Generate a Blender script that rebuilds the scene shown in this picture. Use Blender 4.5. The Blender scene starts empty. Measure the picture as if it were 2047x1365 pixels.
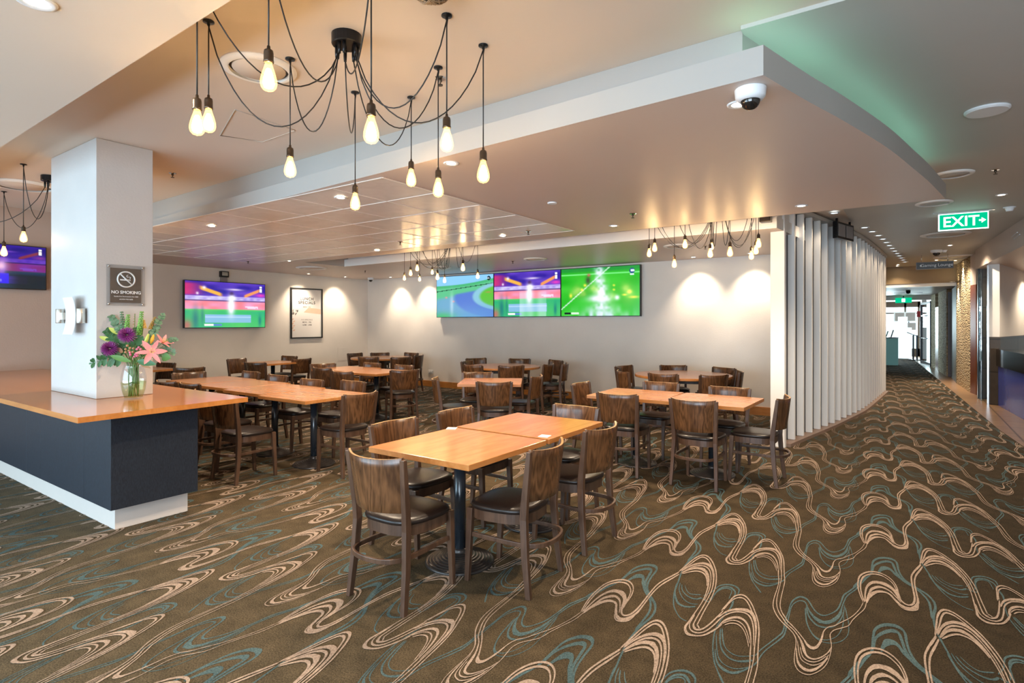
import bpy, bmesh, math, random
import numpy as np
from mathutils import Vector, Matrix, noise as mnoise
R = math.radians
PI = math.pi
sc = bpy.context.scene
COL = sc.collection
random.seed(7)

# ------------------------------------------------------------------ camera
F, CX, HY, EYE = 1134.0, 1023.5, 645.0, 1.5
YAW = R(34.93)
cs, sn = math.cos(YAW), math.sin(YAW)
cam = bpy.data.cameras.new('camera')
cam.sensor_width = 36
cam.lens = 36 * F / 2047
cam.shift_y = -(682.5 - HY) / 2047
cam.clip_start = 0.05
cam.clip_end = 200
co = bpy.data.objects.new('camera', cam)
co.location = (0, 0, EYE)
co.rotation_euler = (PI / 2, 0, YAW)
COL.objects.link(co)
sc.camera = co

# ------------------------------------------------------------------ world, exposure
sc.view_settings.view_transform = 'Standard'
sc.view_settings.look = 'None'
sc.view_settings.exposure = 0.76
sc.view_settings.gamma = 1.0
sc.view_settings.use_curve_mapping = False
w = bpy.data.worlds.new('World')
sc.world = w
w.use_nodes = True
bg = w.node_tree.nodes['Background']
bg.inputs[0].default_value = (0.62, 0.86, 1.0, 1)
bg.inputs[1].default_value = 1.6
try:
    sc.cycles.use_denoising = True
    sc.cycles.max_bounces = 10
    sc.cycles.diffuse_bounces = 7
    sc.cycles.glossy_bounces = 4
    sc.cycles.transmission_bounces = 8
    sc.cycles.transparent_max_bounces = 12
    sc.cycles.sample_clamp_indirect = 10
    sc.cycles.caustics_reflective = False
    sc.cycles.caustics_refractive = False
except Exception:
    pass


def area_light(name, loc, rot, sx, sy, power, color):
    l = bpy.data.lights.new(name, 'AREA')
    l.shape = 'RECTANGLE'
    l.size = sx
    l.size_y = sy
    l.energy = power
    l.color = color
    o = bpy.data.objects.new(name, l)
    o.location = loc
    o.rotation_euler = rot
    COL.objects.link(o)
    return o


# daylight entering through the glazed wall behind and left of the camera
area_light('window_daylight', (-6.2, -3.3, 1.45), (R(90), 0, 0), 6.0, 2.3, 145, (0.50, 0.80, 1.0))
area_light('window_daylight', (0.4, -3.3, 1.45), (R(90), 0, 0), 4.6, 2.3, 205, (0.68, 0.84, 1.0))
# added fill lamps low at the same windows, tilted up to brighten the ceilings
area_light('upward_fill', (-6.2, -3.25, 0.55), (R(118), 0, 0), 6.0, 0.5, 75, (0.62, 0.80, 1.0))
area_light('upward_fill', (0.4, -3.25, 0.55), (R(118), 0, 0), 4.6, 0.5, 55, (0.70, 0.85, 1.0))
# daylight through the glazed entrance at the end of the corridor
area_light('entrance_daylight', (-1.2, 31.6, 1.5), (R(-90), 0, 0), 4.0, 2.4, 300, (0.75, 0.95, 1.0))

WARM = (1.0, 0.66, 0.34)
WARM2 = (1.0, 0.80, 0.58)


def P(px, py, h):
    """point of the horizontal plane z = h that the lens sees at (px, py)"""
    z = F * (EYE - h) / (py - HY)
    x = (px - CX) * z / F
    return Vector((x * cs - z * sn, x * sn + z * cs, h))


def onY(px, py, Y0):
    r = (px - CX) / F
    z = Y0 / (r * sn + cs)
    return Vector((r * z * cs - z * sn, Y0, EYE - (py - HY) * z / F))


def onX(px, py, X0):
    r = (px - CX) / F
    z = X0 / (r * cs - sn)
    return Vector((X0, r * z * sn + z * cs, EYE - (py - HY) * z / F))


def height(py, x, y):
    z = -x * sn + y * cs
    return EYE - (py - HY) * z / F


# ------------------------------------------------------------------ materials
def newmat(name):
    m = bpy.data.materials.new(name)
    m.use_nodes = True
    nt = m.node_tree
    b = nt.nodes['Principled BSDF']
    return m, nt, b


def N(nt, t, **kw):
    n = nt.nodes.new(t)
    for k, v in kw.items():
        setattr(n, k, v)
    return n


def mix_rgb(nt, fac, a, b, mode='MIX'):
    n = nt.nodes.new('ShaderNodeMix')
    n.data_type = 'RGBA'
    n.blend_type = mode
    for s, v in ((0, fac), (6, a), (7, b)):
        if hasattr(v, 'links') or isinstance(v, bpy.types.NodeSocket):
            nt.links.new(v, n.inputs[s])
        elif s == 0:
            n.inputs[s].default_value = v
        else:
            n.inputs[s].default_value = (*v, 1)
    return n.outputs[2]


def paint(name, col, rough=0.6, var=0.06, scale=3.0, bump=0.0, metallic=0.0, spec=0.4, bscale=60):
    m, nt, b = newmat(name)
    tc = N(nt, 'ShaderNodeTexCoord')
    no = N(nt, 'ShaderNodeTexNoise')
    no.inputs['Scale'].default_value = scale
    no.inputs['Detail'].default_value = 6
    nt.links.new(tc.outputs['Object'], no.inputs['Vector'])
    lo = tuple(max(0, c * (1 - var)) for c in col)
    hi = tuple(min(1, c * (1 + var)) for c in col)
    nt.links.new(mix_rgb(nt, no.outputs[0], lo, hi), b.inputs['Base Color'])
    b.inputs['Roughness'].default_value = rough
    b.inputs['Metallic'].default_value = metallic
    b.inputs['Specular IOR Level'].default_value = spec
    if bump:
        n2 = N(nt, 'ShaderNodeTexNoise')
        n2.inputs['Scale'].default_value = bscale
        n2.inputs['Detail'].default_value = 4
        nt.links.new(tc.outputs['Object'], n2.inputs['Vector'])
        bp = N(nt, 'ShaderNodeBump')
        bp.inputs['Strength'].default_value = bump
        bp.inputs['Distance'].default_value = 0.01
        nt.links.new(n2.outputs[0], bp.inputs['Height'])
        nt.links.new(bp.outputs[0], b.inputs['Normal'])
    return m


def wood(name, c1, c2, rough=0.3, axis=0, scale=1.0, distort=3.0, ring=7.0, c3=None, planks=0.0):
    """long grain running along one object axis (0, 1, 2)"""
    m, nt, b = newmat(name)
    tc = N(nt, 'ShaderNodeTexCoord')
    oi = N(nt, 'ShaderNodeObjectInfo')
    mp = N(nt, 'ShaderNodeMapping')
    sc_ = [5.0, 5.0, 5.0]
    sc_[axis] = 0.7
    mp.inputs['Scale'].default_value = [v * scale for v in sc_]
    nt.links.new(tc.outputs['Object'], mp.inputs['Vector'])
    ad = N(nt, 'ShaderNodeVectorMath', operation='MULTIPLY_ADD')
    cb = N(nt, 'ShaderNodeCombineXYZ')
    for i in range(3):
        nt.links.new(oi.outputs['Random'], cb.inputs[i])
    nt.links.new(cb.outputs[0], ad.inputs[0])
    ad.inputs[1].default_value = (13, 7, 9)
    nt.links.new(mp.outputs[0], ad.inputs[2])
    n1 = N(nt, 'ShaderNodeTexNoise')
    n1.inputs['Scale'].default_value = 1.6
    n1.inputs['Detail'].default_value = 3
    n1.inputs['Distortion'].default_value = distort * 0.2
    nt.links.new(ad.outputs[0], n1.inputs['Vector'])
    mul = N(nt, 'ShaderNodeMath', operation='MULTIPLY')
    mul.inputs[1].default_value = ring * 6.28
    nt.links.new(n1.outputs[0], mul.inputs[0])
    si = N(nt, 'ShaderNodeMath', operation='SINE')
    nt.links.new(mul.outputs[0], si.inputs[0])
    mr = N(nt, 'ShaderNodeMapRange')
    mr.inputs[1].default_value = -1
    nt.links.new(si.outputs[0], mr.inputs[0])
    n2 = N(nt, 'ShaderNodeTexNoise')
    n2.inputs['Scale'].default_value = 14
    n2.inputs['Detail'].default_value = 5
    nt.links.new(ad.outputs[0], n2.inputs['Vector'])
    av = N(nt, 'ShaderNodeMath', operation='MULTIPLY_ADD')
    nt.links.new(mr.outputs[0], av.inputs[0])
    av.inputs[1].default_value = 0.5
    nt.links.new(n2.outputs[0], av.inputs[2])
    av2 = N(nt, 'ShaderNodeMath', operation='SUBTRACT', use_clamp=True)
    nt.links.new(av.outputs[0], av2.inputs[0])
    av2.inputs[1].default_value = 0.2
    out = mix_rgb(nt, av2.outputs[0], c1, c2)
    if planks:
        sp = N(nt, 'ShaderNodeSeparateXYZ')
        nt.links.new(tc.outputs['Object'], sp.inputs[0])
        q = N(nt, 'ShaderNodeMath', operation='MULTIPLY')
        nt.links.new(sp.outputs[1 if axis == 0 else 0], q.inputs[0])
        q.inputs[1].default_value = 1.0 / planks
        fl = N(nt, 'ShaderNodeMath', operation='FLOOR')
        nt.links.new(q.outputs[0], fl.inputs[0])
        wn = N(nt, 'ShaderNodeTexWhiteNoise', noise_dimensions='1D')
        nt.links.new(fl.outputs[0], wn.inputs['W'])
        out = mix_rgb(nt, wn.outputs[0], out, c3 or c2)
        # keep the plank tint gentle
        nt.nodes[-1].inputs[0].default_value = 0.5
        mm = N(nt, 'ShaderNodeMath', operation='MULTIPLY')
        nt.links.new(wn.outputs[0], mm.inputs[0])
        mm.inputs[1].default_value = 0.45
        for l in list(nt.links):
            if l.to_socket == out.node.inputs[0]:
                nt.links.remove(l)
        nt.links.new(mm.outputs[0], out.node.inputs[0])
    nt.links.new(out, b.inputs['Base Color'])
    b.inputs['Roughness'].default_value = rough
    b.inputs['Specular IOR Level'].default_value = 0.5
    return m


def emis(name, col, strength):
    m = bpy.data.materials.new(name)
    m.use_nodes = True
    nt = m.node_tree
    nt.nodes.clear()
    e = N(nt, 'ShaderNodeEmission')
    e.inputs[0].default_value = (*col, 1)
    e.inputs[1].default_value = strength
    o = N(nt, 'ShaderNodeOutputMaterial')
    nt.links.new(e.outputs[0], o.inputs[0])
    return m


def glass(name, col=(1, 1, 1), rough=0.0, ior=1.45):
    m, nt, b = newmat(name)
    b.inputs['Base Color'].default_value = (*col, 1)
    b.inputs['Transmission Weight'].default_value = 1
    b.inputs['Roughness'].default_value = rough
    b.inputs['IOR'].default_value = ior
    return m


def thin_glass(name, tint=(0.9, 0.95, 0.97), gl=0.12):
    m = bpy.data.materials.new(name)
    m.use_nodes = True
    nt = m.node_tree
    nt.nodes.clear()
    t = N(nt, 'ShaderNodeBsdfTransparent')
    t.inputs[0].default_value = (*tint, 1)
    g = N(nt, 'ShaderNodeBsdfGlossy')
    g.inputs['Roughness'].default_value = 0.02
    mx = N(nt, 'ShaderNodeMixShader')
    mx.inputs[0].default_value = gl
    nt.links.new(t.outputs[0], mx.inputs[1])
    nt.links.new(g.outputs[0], mx.inputs[2])
    o = N(nt, 'ShaderNodeOutputMaterial')
    nt.links.new(mx.outputs[0], o.inputs[0])
    return m


M = {}
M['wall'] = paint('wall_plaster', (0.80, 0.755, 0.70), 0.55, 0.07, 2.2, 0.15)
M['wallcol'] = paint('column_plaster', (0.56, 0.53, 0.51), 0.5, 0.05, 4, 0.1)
M['walltan'] = paint('tan_plaster', (0.42, 0.31, 0.25), 0.6, 0.06, 3, 0.1)
M['ceil'] = paint('ceiling_paint', (0.68, 0.575, 0.48), 0.55, 0.03, 1.5)
M['ceilr'] = paint('ceiling_paint_grey', (0.50, 0.485, 0.45), 0.5, 0.05, 1.2)
M['soffit'] = paint('soffit_paint', (0.62, 0.52, 0.46), 0.42, 0.03, 1.5)
M['fascia'] = paint('fascia_paint', (0.39, 0.37, 0.345), 0.5, 0.02, 3)
M['white'] = paint('white_paint', (0.84, 0.81, 0.77), 0.45, 0.02, 3)
M['trimw'] = paint('white_plastic', (0.75, 0.76, 0.78), 0.35, 0.02, 5)
M['black'] = paint('black_plastic', (0.015, 0.014, 0.014), 0.4, 0.1, 5)
M['blackm'] = paint('black_metal', (0.02, 0.02, 0.022), 0.28, 0.1, 8, metallic=0.6)
M['bronze'] = paint('dark_bronze', (0.10, 0.075, 0.055), 0.32, 0.15, 30, metallic=0.8)
M['pole'] = paint('powder_coated_pole', (0.018, 0.022, 0.028), 0.22, 0.1, 8, spec=0.6)
M['base'] = paint('cast_iron_base', (0.055, 0.046, 0.042), 0.30, 0.2, 25, metallic=0.5)
M['chrome'] = paint('chrome', (0.7, 0.7, 0.7), 0.12, 0.02, 8, metallic=1)
M['walnut'] = wood('dark_stained_beech', (0.030, 0.012, 0.005), (0.150, 0.066, 0.026), 0.27, 2, 1.0, 6, 7)
M['plyedge'] = wood('ply_edge', (0.30, 0.16, 0.06), (0.50, 0.30, 0.13), 0.3, 0, 3)
M['walnut_leg'] = wood('dark_stained_beech_leg', (0.045, 0.021, 0.012), (0.105, 0.055, 0.032), 0.36, 2, 1.5, 2, 3)
M['vinyl'] = paint('brown_black_vinyl', (0.016, 0.010, 0.008), 0.34, 0.15, 20, 0.08, spec=0.4, bscale=90)
M['top'] = wood('honey_beech', (0.40, 0.150, 0.038), (0.52, 0.220, 0.070), 0.22, 0, 1.0, 2, 4, (0.36, 0.135, 0.040), 0.11)
M['topedge'] = wood('honey_beech_edge', (0.26, 0.10, 0.035), (0.36, 0.15, 0.055), 0.35, 0, 3, 2, 6)
M['ctop'] = wood('counter_beech', (0.42, 0.15, 0.035), (0.55, 0.22, 0.06), 0.13, 0, 0.7, 2, 4, (0.36, 0.11, 0.02), 0.3)
M['skirt'] = wood('skirting_oak', (0.42, 0.16, 0.03), (0.56, 0.24, 0.06), 0.4, 0, 1.0)
M['redwood'] = wood('red_door_timber', (0.13, 0.032, 0.008), (0.22, 0.06, 0.015), 0.35, 2, 1.0)
M['darkwood'] = wood('dark_door_timber', (0.035, 0.010, 0.005), (0.06, 0.018, 0.008), 0.35, 2, 1.0)
M['cpanel'] = wood('charcoal_veneer', (0.004, 0.006, 0.011), (0.020, 0.027, 0.040), 0.45, 2, 6, 0.5, 9)
M['plinthw'] = paint('plinth_laminate', (0.62, 0.55, 0.50), 0.4, 0.04, 8)
M['tbar'] = paint('tile_grid_bar', (0.80, 0.74, 0.68), 0.4, 0.02, 4)
M['fplinth'] = paint('fin_plinth_timber', (0.26, 0.17, 0.125), 0.4, 0.1, 6)
M['header'] = paint('header_brown', (0.24, 0.17, 0.09), 0.5, 0.04, 4)
M['satin'] = paint('satin_nickel', (0.62, 0.58, 0.52), 0.28, 0.03, 8, metallic=0.9)
M['olive'] = paint('olive_frame', (0.16, 0.13, 0.05), 0.5, 0.05, 4)
M['blue'] = paint('blue_counter', (0.06, 0.09, 0.42), 0.18, 0.08, 3, spec=0.6)
M['dstone'] = paint('dark_stone', (0.012, 0.010, 0.009), 0.08, 0.5, 3, spec=0.7)
M['green'] = paint('stem_green', (0.10, 0.22, 0.05), 0.5, 0.2, 20)
M['leaf'] = paint('leaf_green', (0.045, 0.13, 0.045), 0.45, 0.35, 12)
M['leafg'] = paint('eucalyptus_grey_green', (0.13, 0.22, 0.12), 0.6, 0.25, 14)
M['bell'] = paint('bell_green', (0.20, 0.42, 0.08), 0.5, 0.25, 20)
M['mauve'] = paint('chrysanthemum_purple', (0.22, 0.03, 0.18), 0.6, 0.3, 40)
M['pink'] = paint('lily_pink', (0.80, 0.25, 0.26), 0.5, 0.2, 14)
M['pale'] = paint('lily_bud', (0.50, 0.52, 0.10), 0.5, 0.3, 10)
M['berry'] = paint('wax_flower_pink', (0.55, 0.14, 0.22), 0.5, 0.3, 30)
M['berryg'] = paint('seed_pod_brown', (0.38, 0.20, 0.10), 0.5, 0.3, 30)
M['vglass'] = thin_glass('vase_glass', (0.96, 0.97, 0.98), 0.06)
M['water'] = thin_glass('vase_water', (0.86, 0.90, 0.72), 0.05)
M['glass'] = thin_glass('pane_glass', (0.80, 0.90, 0.90), 0.15)
M['paper'] = paint('paper_white', (0.80, 0.78, 0.76), 0.5, 0.01, 4)
M['signbrown'] = paint('sign_brown', (0.16, 0.10, 0.06), 0.4, 0.05, 4)
M['acrylic'] = thin_glass('clear_acrylic', (0.93, 0.93, 0.93), 0.10)
M['tealcab'] = paint('teal_cabinet', (0.30, 0.55, 0.50), 0.5, 0.05, 4)
M['redsign'] = paint('red_box', (0.5, 0.02, 0.02), 0.4, 0.05, 4)
M['raw'] = paint('bare_screen_side', (0.12, 0.115, 0.125), 0.4, 0.05, 4)
M['bulb_core'] = emis('bulb_glow', (1.0, 0.73, 0.40), 62)
M['lens'] = emis('downlight_lens', (1.0, 0.82, 0.55), 60)
M['lensc'] = emis('cool_lens', (0.75, 0.92, 1.0), 2.2)
M['exitg'] = emis('exit_green', (0.0, 0.50, 0.24), 0.75)
M['exitw'] = emis('exit_white', (0.75, 1.0, 0.92), 1.8)
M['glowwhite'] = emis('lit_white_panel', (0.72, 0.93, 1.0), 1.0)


def bulb_glass():
    m = bpy.data.materials.new('bulb_glass')
    m.use_nodes = True
    nt = m.node_tree
    nt.nodes.clear()
    t = N(nt, 'ShaderNodeBsdfTransparent')
    e = N(nt, 'ShaderNodeEmission')
    e.inputs[0].default_value = (1.0, 0.50, 0.14, 1)
    e.inputs[1].default_value = 1.2
    ad = N(nt, 'ShaderNodeAddShader')
    nt.links.new(t.outputs[0], ad.inputs[0])
    nt.links.new(e.outputs[0], ad.inputs[1])
    o = N(nt, 'ShaderNodeOutputMaterial')
    nt.links.new(ad.outputs[0], o.inputs[0])
    t.inputs[0].default_value = (1, 0.9, 0.75, 1)
    return m


M['bulb'] = bulb_glass()


def tile_ceiling():
    m, nt, b = newmat('vinyl_ceiling_tile')
    tc = N(nt, 'ShaderNodeTexCoord')
    no = N(nt, 'ShaderNodeTexNoise')
    no.inputs['Scale'].default_value = 5
    no.inputs['Detail'].default_value = 8
    no.inputs['Distortion'].default_value = 1.2
    nt.links.new(tc.outputs['Object'], no.inputs['Vector'])
    nt.links.new(mix_rgb(nt, no.outputs[0], (0.66, 0.59, 0.52), (0.88, 0.82, 0.76)), b.inputs['Base Color'])
    b.inputs['Roughness'].default_value = 0.27
    n2 = N(nt, 'ShaderNodeTexNoise')
    n2.inputs['Scale'].default_value = 9
    nt.links.new(tc.outputs['Object'], n2.inputs['Vector'])
    bp = N(nt, 'ShaderNodeBump')
    bp.inputs['Strength'].default_value = 0.12
    bp.inputs['Distance'].default_value = 0.01
    nt.links.new(n2.outputs[0], bp.inputs['Height'])
    nt.links.new(bp.outputs[0], b.inputs['Normal'])
    return m


M['tile'] = tile_ceiling()


def stone_wall():
    m, nt, b = newmat('split_stone')
    tc = N(nt, 'ShaderNodeTexCoord')
    mp = N(nt, 'ShaderNodeMapping')
    mp.inputs['Scale'].default_value = (1, 4, 13)
    nt.links.new(tc.outputs['Object'], mp.inputs['Vector'])
    v = N(nt, 'ShaderNodeTexVoronoi')
    v.inputs['Scale'].default_value = 2.4
    nt.links.new(mp.outputs[0], v.inputs['Vector'])
    nt.links.new(mix_rgb(nt, v.outputs['Distance'], (0.72, 0.58, 0.36), (0.22, 0.15, 0.07)), b.inputs['Base Color'])
    b.inputs['Roughness'].default_value = 0.8
    bp = N(nt, 'ShaderNodeBump')
    bp.inputs['Strength'].default_value = 1.0
    bp.inputs['Distance'].default_value = 0.05
    bp.invert = True
    nt.links.new(v.outputs['Distance'], bp.inputs['Height'])
    nt.links.new(bp.outputs[0], b.inputs['Normal'])
    return m


M['stone'] = stone_wall()


def brick_mat(name, c1, c2, cm, sc_, rough, w_=0.6, h_=0.3, rot=(0, 0, 0), mortar=0.012):
    m, nt, b = newmat(name)
    tc = N(nt, 'ShaderNodeTexCoord')
    mp = N(nt, 'ShaderNodeMapping')
    mp.inputs['Rotation'].default_value = rot
    nt.links.new(tc.outputs['Object'], mp.inputs['Vector'])
    br = N(nt, 'ShaderNodeTexBrick')
    br.offset = 0
    br.inputs['Scale'].default_value = sc_
    br.inputs['Color1'].default_value = (*c1, 1)
    br.inputs['Color2'].default_value = (*c2, 1)
    br.inputs['Mortar'].default_value = (*cm, 1)
    br.inputs['Mortar Size'].default_value = mortar
    br.inputs['Brick Width'].default_value = w_
    br.inputs['Row Height'].default_value = h_
    nt.links.new(mp.outputs[0], br.inputs['Vector'])
    no = N(nt, 'ShaderNodeTexNoise')
    no.inputs['Scale'].default_value = 9
    no.inputs['Detail'].default_value = 6
    nt.links.new(tc.outputs['Object'], no.inputs['Vector'])
    g = mix_rgb(nt, no.outputs[0], (0.55, 0.55, 0.55), (1, 1, 1))
    nt.links.new(mix_rgb(nt, 1.0, br.outputs[0], g, 'MULTIPLY'), b.inputs['Base Color'])
    b.inputs['Roughness'].default_value = rough
    return m


M['dtile'] = brick_mat('dark_wall_tile', (0.10, 0.075, 0.055), (0.075, 0.055, 0.04), (0.03, 0.025, 0.02), 1, 0.35, 0.6, 0.6, (R(90), 0, 0))
M['ftile'] = brick_mat('stone_floor_tile', (0.40, 0.24, 0.13), (0.34, 0.20, 0.11), (0.16, 0.10, 0.06), 1, 0.30, 0.6, 0.6)


def carpet_mat(name, c1, c2, rough=0.95):
    m, nt, b = newmat(name)
    tc = N(nt, 'ShaderNodeTexCoord')
    n1 = N(nt, 'ShaderNodeTexNoise')
    n1.inputs['Scale'].default_value = 150
    n1.inputs['Detail'].default_value = 2
    nt.links.new(tc.outputs['Object'], n1.inputs['Vector'])
    n2 = N(nt, 'ShaderNodeTexNoise')
    n2.inputs['Scale'].default_value = 9
    n2.inputs['Detail'].default_value = 4
    nt.links.new(tc.outputs['Object'], n2.inputs['Vector'])
    ad = N(nt, 'ShaderNodeMath', operation='MULTIPLY_ADD')
    nt.links.new(n1.outputs[0], ad.inputs[0])
    ad.inputs[1].default_value = 2.4
    nt.links.new(n2.outputs[0], ad.inputs[2])
    mr = N(nt, 'ShaderNodeMapRange')
    mr.inputs[1].default_value = 1.15
    mr.inputs[2].default_value = 2.25
    nt.links.new(ad.outputs[0], mr.inputs[0])
    nt.links.new(mix_rgb(nt, mr.outputs[0], c1, c2), b.inputs['Base Color'])
    b.inputs['Roughness'].default_value = rough
    b.inputs['Specular IOR Level'].default_value = 0.15
    bp = N(nt, 'ShaderNodeBump')
    bp.inputs['Strength'].default_value = 0.5
    bp.inputs['Distance'].default_value = 0.004
    nt.links.new(n1.outputs[0], bp.inputs['Height'])
    nt.links.new(bp.outputs[0], b.inputs['Normal'])
    return m


M['carpet'] = carpet_mat('carpet_olive_brown', (0.030, 0.0215, 0.011), (0.118, 0.082, 0.044))
M['cbeige'] = carpet_mat('carpet_beige_line', (0.21, 0.150, 0.112), (0.43, 0.325, 0.25))
M['cteal'] = carpet_mat('carpet_teal_line', (0.034, 0.060, 0.064), (0.098, 0.148, 0.150))


# ------------------------------------------------------------------ mesh helpers
class MB:
    def __init__(s):
        s.v, s.f, s.mi, s.sm = [], [], [], []

    def add(s, vs, fs, mi=0, smooth=False):
        o = len(s.v)
        s.v += [tuple(p) for p in vs]
        s.f += [tuple(o + i for i in f) for f in fs]
        s.mi += [mi] * len(fs)
        s.sm += [smooth] * len(fs)
        return s

    def box(s, a, b, mi=0):
        x0, y0, z0 = a
        x1, y1, z1 = b
        if x0 > x1: x0, x1 = x1, x0
        if y0 > y1: y0, y1 = y1, y0
        if z0 > z1: z0, z1 = z1, z0
        vs = [(x0, y0, z0), (x1, y0, z0), (x1, y1, z0), (x0, y1, z0), (x0, y0, z1), (x1, y0, z1), (x1, y1, z1), (x0, y1, z1)]
        return s.add(vs, [(0, 3, 2, 1), (4, 5, 6, 7), (0, 1, 5, 4), (1, 2, 6, 5), (2, 3, 7, 6), (3, 0, 4, 7)], mi)

    def prism(s, poly, z0, z1, mi=0, mi_side=None):
        n = len(poly)
        a = sum(poly[i][0] * poly[(i + 1) % n][1] - poly[(i + 1) % n][0] * poly[i][1] for i in range(n))
        if a < 0: poly = poly[::-1]
        vs = [(p[0], p[1], z0) for p in poly] + [(p[0], p[1], z1) for p in poly]
        s.add(vs, [tuple(range(n))[::-1], tuple(range(n, 2 * n))], mi)
        return s.add(vs, [(i, (i + 1) % n, n + (i + 1) % n, n + i) for i in range(n)], mi if mi_side is None else mi_side)

    def lathe(s, prof, c=(0, 0, 0), n=24, mi=0, smooth=True, ax=None, sx=1.0, sy=1.0):
        """prof: (r, z) from bottom to top"""
        vs, fs = [], []
        k = len(prof)
        for j in range(n):
            t = 2 * PI * j / n
            for r, z in prof:
                vs.append(Vector((r * math.cos(t) * sx, r * math.sin(t) * sy, z)))
        for j in range(n):
            j2 = (j + 1) % n
            for i in range(k - 1):
                fs.append((j * k + i, j2 * k + i, j2 * k + i + 1, j * k + i + 1))
        if ax is not None:
            q = Vector((0, 0, 1)).rotation_difference(Vector(ax).normalized())
            vs = [q @ v for v in vs]
        vs = [v + Vector(c) for v in vs]
        return s.add(vs, fs, mi, smooth)

    def tube(s, pts, r, n=8, mi=0, closed=False, smooth=True, sect=None):
        """round tube (or rectangular section sect=(w,h) ) along pts; r may be a list"""
        pts = [Vector(p) for p in pts]
        m = len(pts)
        rr = r if isinstance(r, (list, tuple)) else [r] * m
        vs, fs = [], []
        prev = None
        for i, p in enumerate(pts):
            if closed:
                t = pts[(i + 1) % m] - pts[i - 1]
            else:
                t = pts[min(i + 1, m - 1)] - pts[max(i - 1, 0)]
            if t.length < 1e-9: t = Vector((0, 0, 1))
            t.normalize()
            if sect:
                up = Vector((0, 0, 1)) if abs(t.z) < 0.9 else Vector((0, 1, 0))
                a = t.cross(up).normalized()
                b = a.cross(t).normalized()
                w_, h_ = sect[0] / 2, sect[1] / 2
                ring = [p + a * w_ + b * h_, p - a * w_ + b * h_, p - a * w_ - b * h_, p + a * w_ - b * h_]
                nn = 4
            else:
                if prev is None:
                    up = Vector((0, 0, 1)) if abs(t.z) < 0.9 else Vector((1, 0, 0))
                    a = t.cross(up).normalized()
                else:
                    a = (prev - t * prev.dot(t))
                    a = a.normalized() if a.length > 1e-6 else t.orthogonal().normalized()
                prev = a
                b = t.cross(a)
                nn = n
                ring = [p + (a * math.cos(2 * PI * k / n) + b * math.sin(2 * PI * k / n)) * rr[i] for k in range(n)]
            vs += ring
        for i in range(m if closed else m - 1):
            i2 = (i + 1) % m
            for k in range(nn):
                fs.append((i * nn + k, i * nn + (k + 1) % nn, i2 * nn + (k + 1) % nn, i2 * nn + k))
        if not closed:
            fs.append(tuple(range(nn))[::-1])
            fs.append(tuple((m - 1) * nn + k for k in range(nn)))
        return s.add(vs, fs, mi, smooth and not sect)

    def taper(s, a, b, wa, wb, mi=0):
        """square post from a to b; wa, wb = (wx, wy)"""
        vs = []
        for p, w_ in ((a, wa), (b, wb)):
            for sx, sy in ((-1, -1), (1, -1), (1, 1), (-1, 1)):
                vs.append((p[0] + sx * w_[0] / 2, p[1] + sy * w_[1] / 2, p[2]))
        return s.add(vs, [(0, 3, 2, 1), (4, 5, 6, 7), (0, 1, 5, 4), (1, 2, 6, 5), (2, 3, 7, 6), (3, 0, 4, 7)], mi)

    def build(s, name, mats, parent=None, bevel=0, seg=2, loc=None):
        me = bpy.data.meshes.new(name)
        me.from_pydata(s.v, [], s.f)
        if not isinstance(mats, (list, tuple)): mats = [mats]
        for m in mats:
            me.materials.append(M[m] if isinstance(m, str) else m)
        me.polygons.foreach_set('material_index', s.mi)
        me.polygons.foreach_set('use_smooth', s.sm)
        me.update()
        o = bpy.data.objects.new(name, me)
        COL.objects.link(o)
        if parent is not None: o.parent = parent
        if loc is not None: o.location = loc
        if bevel:
            md = o.modifiers.new('bevel', 'BEVEL')
            md.width = bevel
            md.segments = seg
            md.limit_method = 'ANGLE'
            md.angle_limit = R(40)
        return o


def tag(o, label, cat, group=None):
    o['label'] = label
    o['category'] = cat
    if group: o['group'] = group
    return o


def thing(name, label, cat, loc=(0, 0, 0), rz=0.0, group=None):
    o = bpy.data.objects.new(name, None)
    o.empty_display_size = 0.1
    COL.objects.link(o)
    o.location = loc
    o.rotation_euler = (0, 0, rz)
    return tag(o, label, cat, group)


def struct(name, mb, mats, bevel=0):
    o = mb.build(name, mats, bevel=bevel)
    o['kind'] = 'structure'
    return o


def dup(root, loc, rz, label, group=None):
    r = root.copy()
    COL.objects.link(r)
    r.location = loc
    r.rotation_euler = (0, 0, rz)
    r['label'] = label
    if group: r['group'] = group
    for ch in list(root.children):
        c_ = ch.copy()
        COL.objects.link(c_)
        c_.parent = r
        for g in ch.children:
            d = g.copy()
            COL.objects.link(d)
            d.parent = c_
    return r


def text_mesh(name, body, size, mat, parent, loc, rot, ext=0.001, align='CENTER', spacing=1.0, bold=0.0):
    cu = bpy.data.curves.new(name, 'FONT')
    cu.body = body
    cu.size = size
    cu.extrude = ext
    cu.align_x = align
    cu.align_y = 'CENTER'
    cu.space_character = spacing
    cu.offset = bold
    cu.materials.append(M[mat] if isinstance(mat, str) else mat)
    tmp = bpy.data.objects.new(name, cu)
    me = bpy.data.meshes.new_from_object(tmp)
    bpy.data.objects.remove(tmp)
    me.name = name
    o = bpy.data.objects.new(name, me)
    COL.objects.link(o)
    o.parent = parent
    o.location = loc
    o.rotation_euler = rot
    return o


# ------------------------------------------------------------------ room shell
LOW, CEIL = 2.60, 2.97
XL, YB = -11.43, 9.867
# carpet floor with woven line pattern
CARPET_EDGE = [(3.0, -3.4), (1.55, 2.0), (1.15, 9.17), (1.05, 10.4), (0.35, 25.2), (0.1, 30.5)]


def edge_x(y):
    for (x0, y0), (x1, y1) in zip(CARPET_EDGE, CARPET_EDGE[1:]):
        if y <= y1: return x0 + (x1 - x0) * (y - y0) / (y1 - y0)
    return CARPET_EDGE[-1][0]




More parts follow.
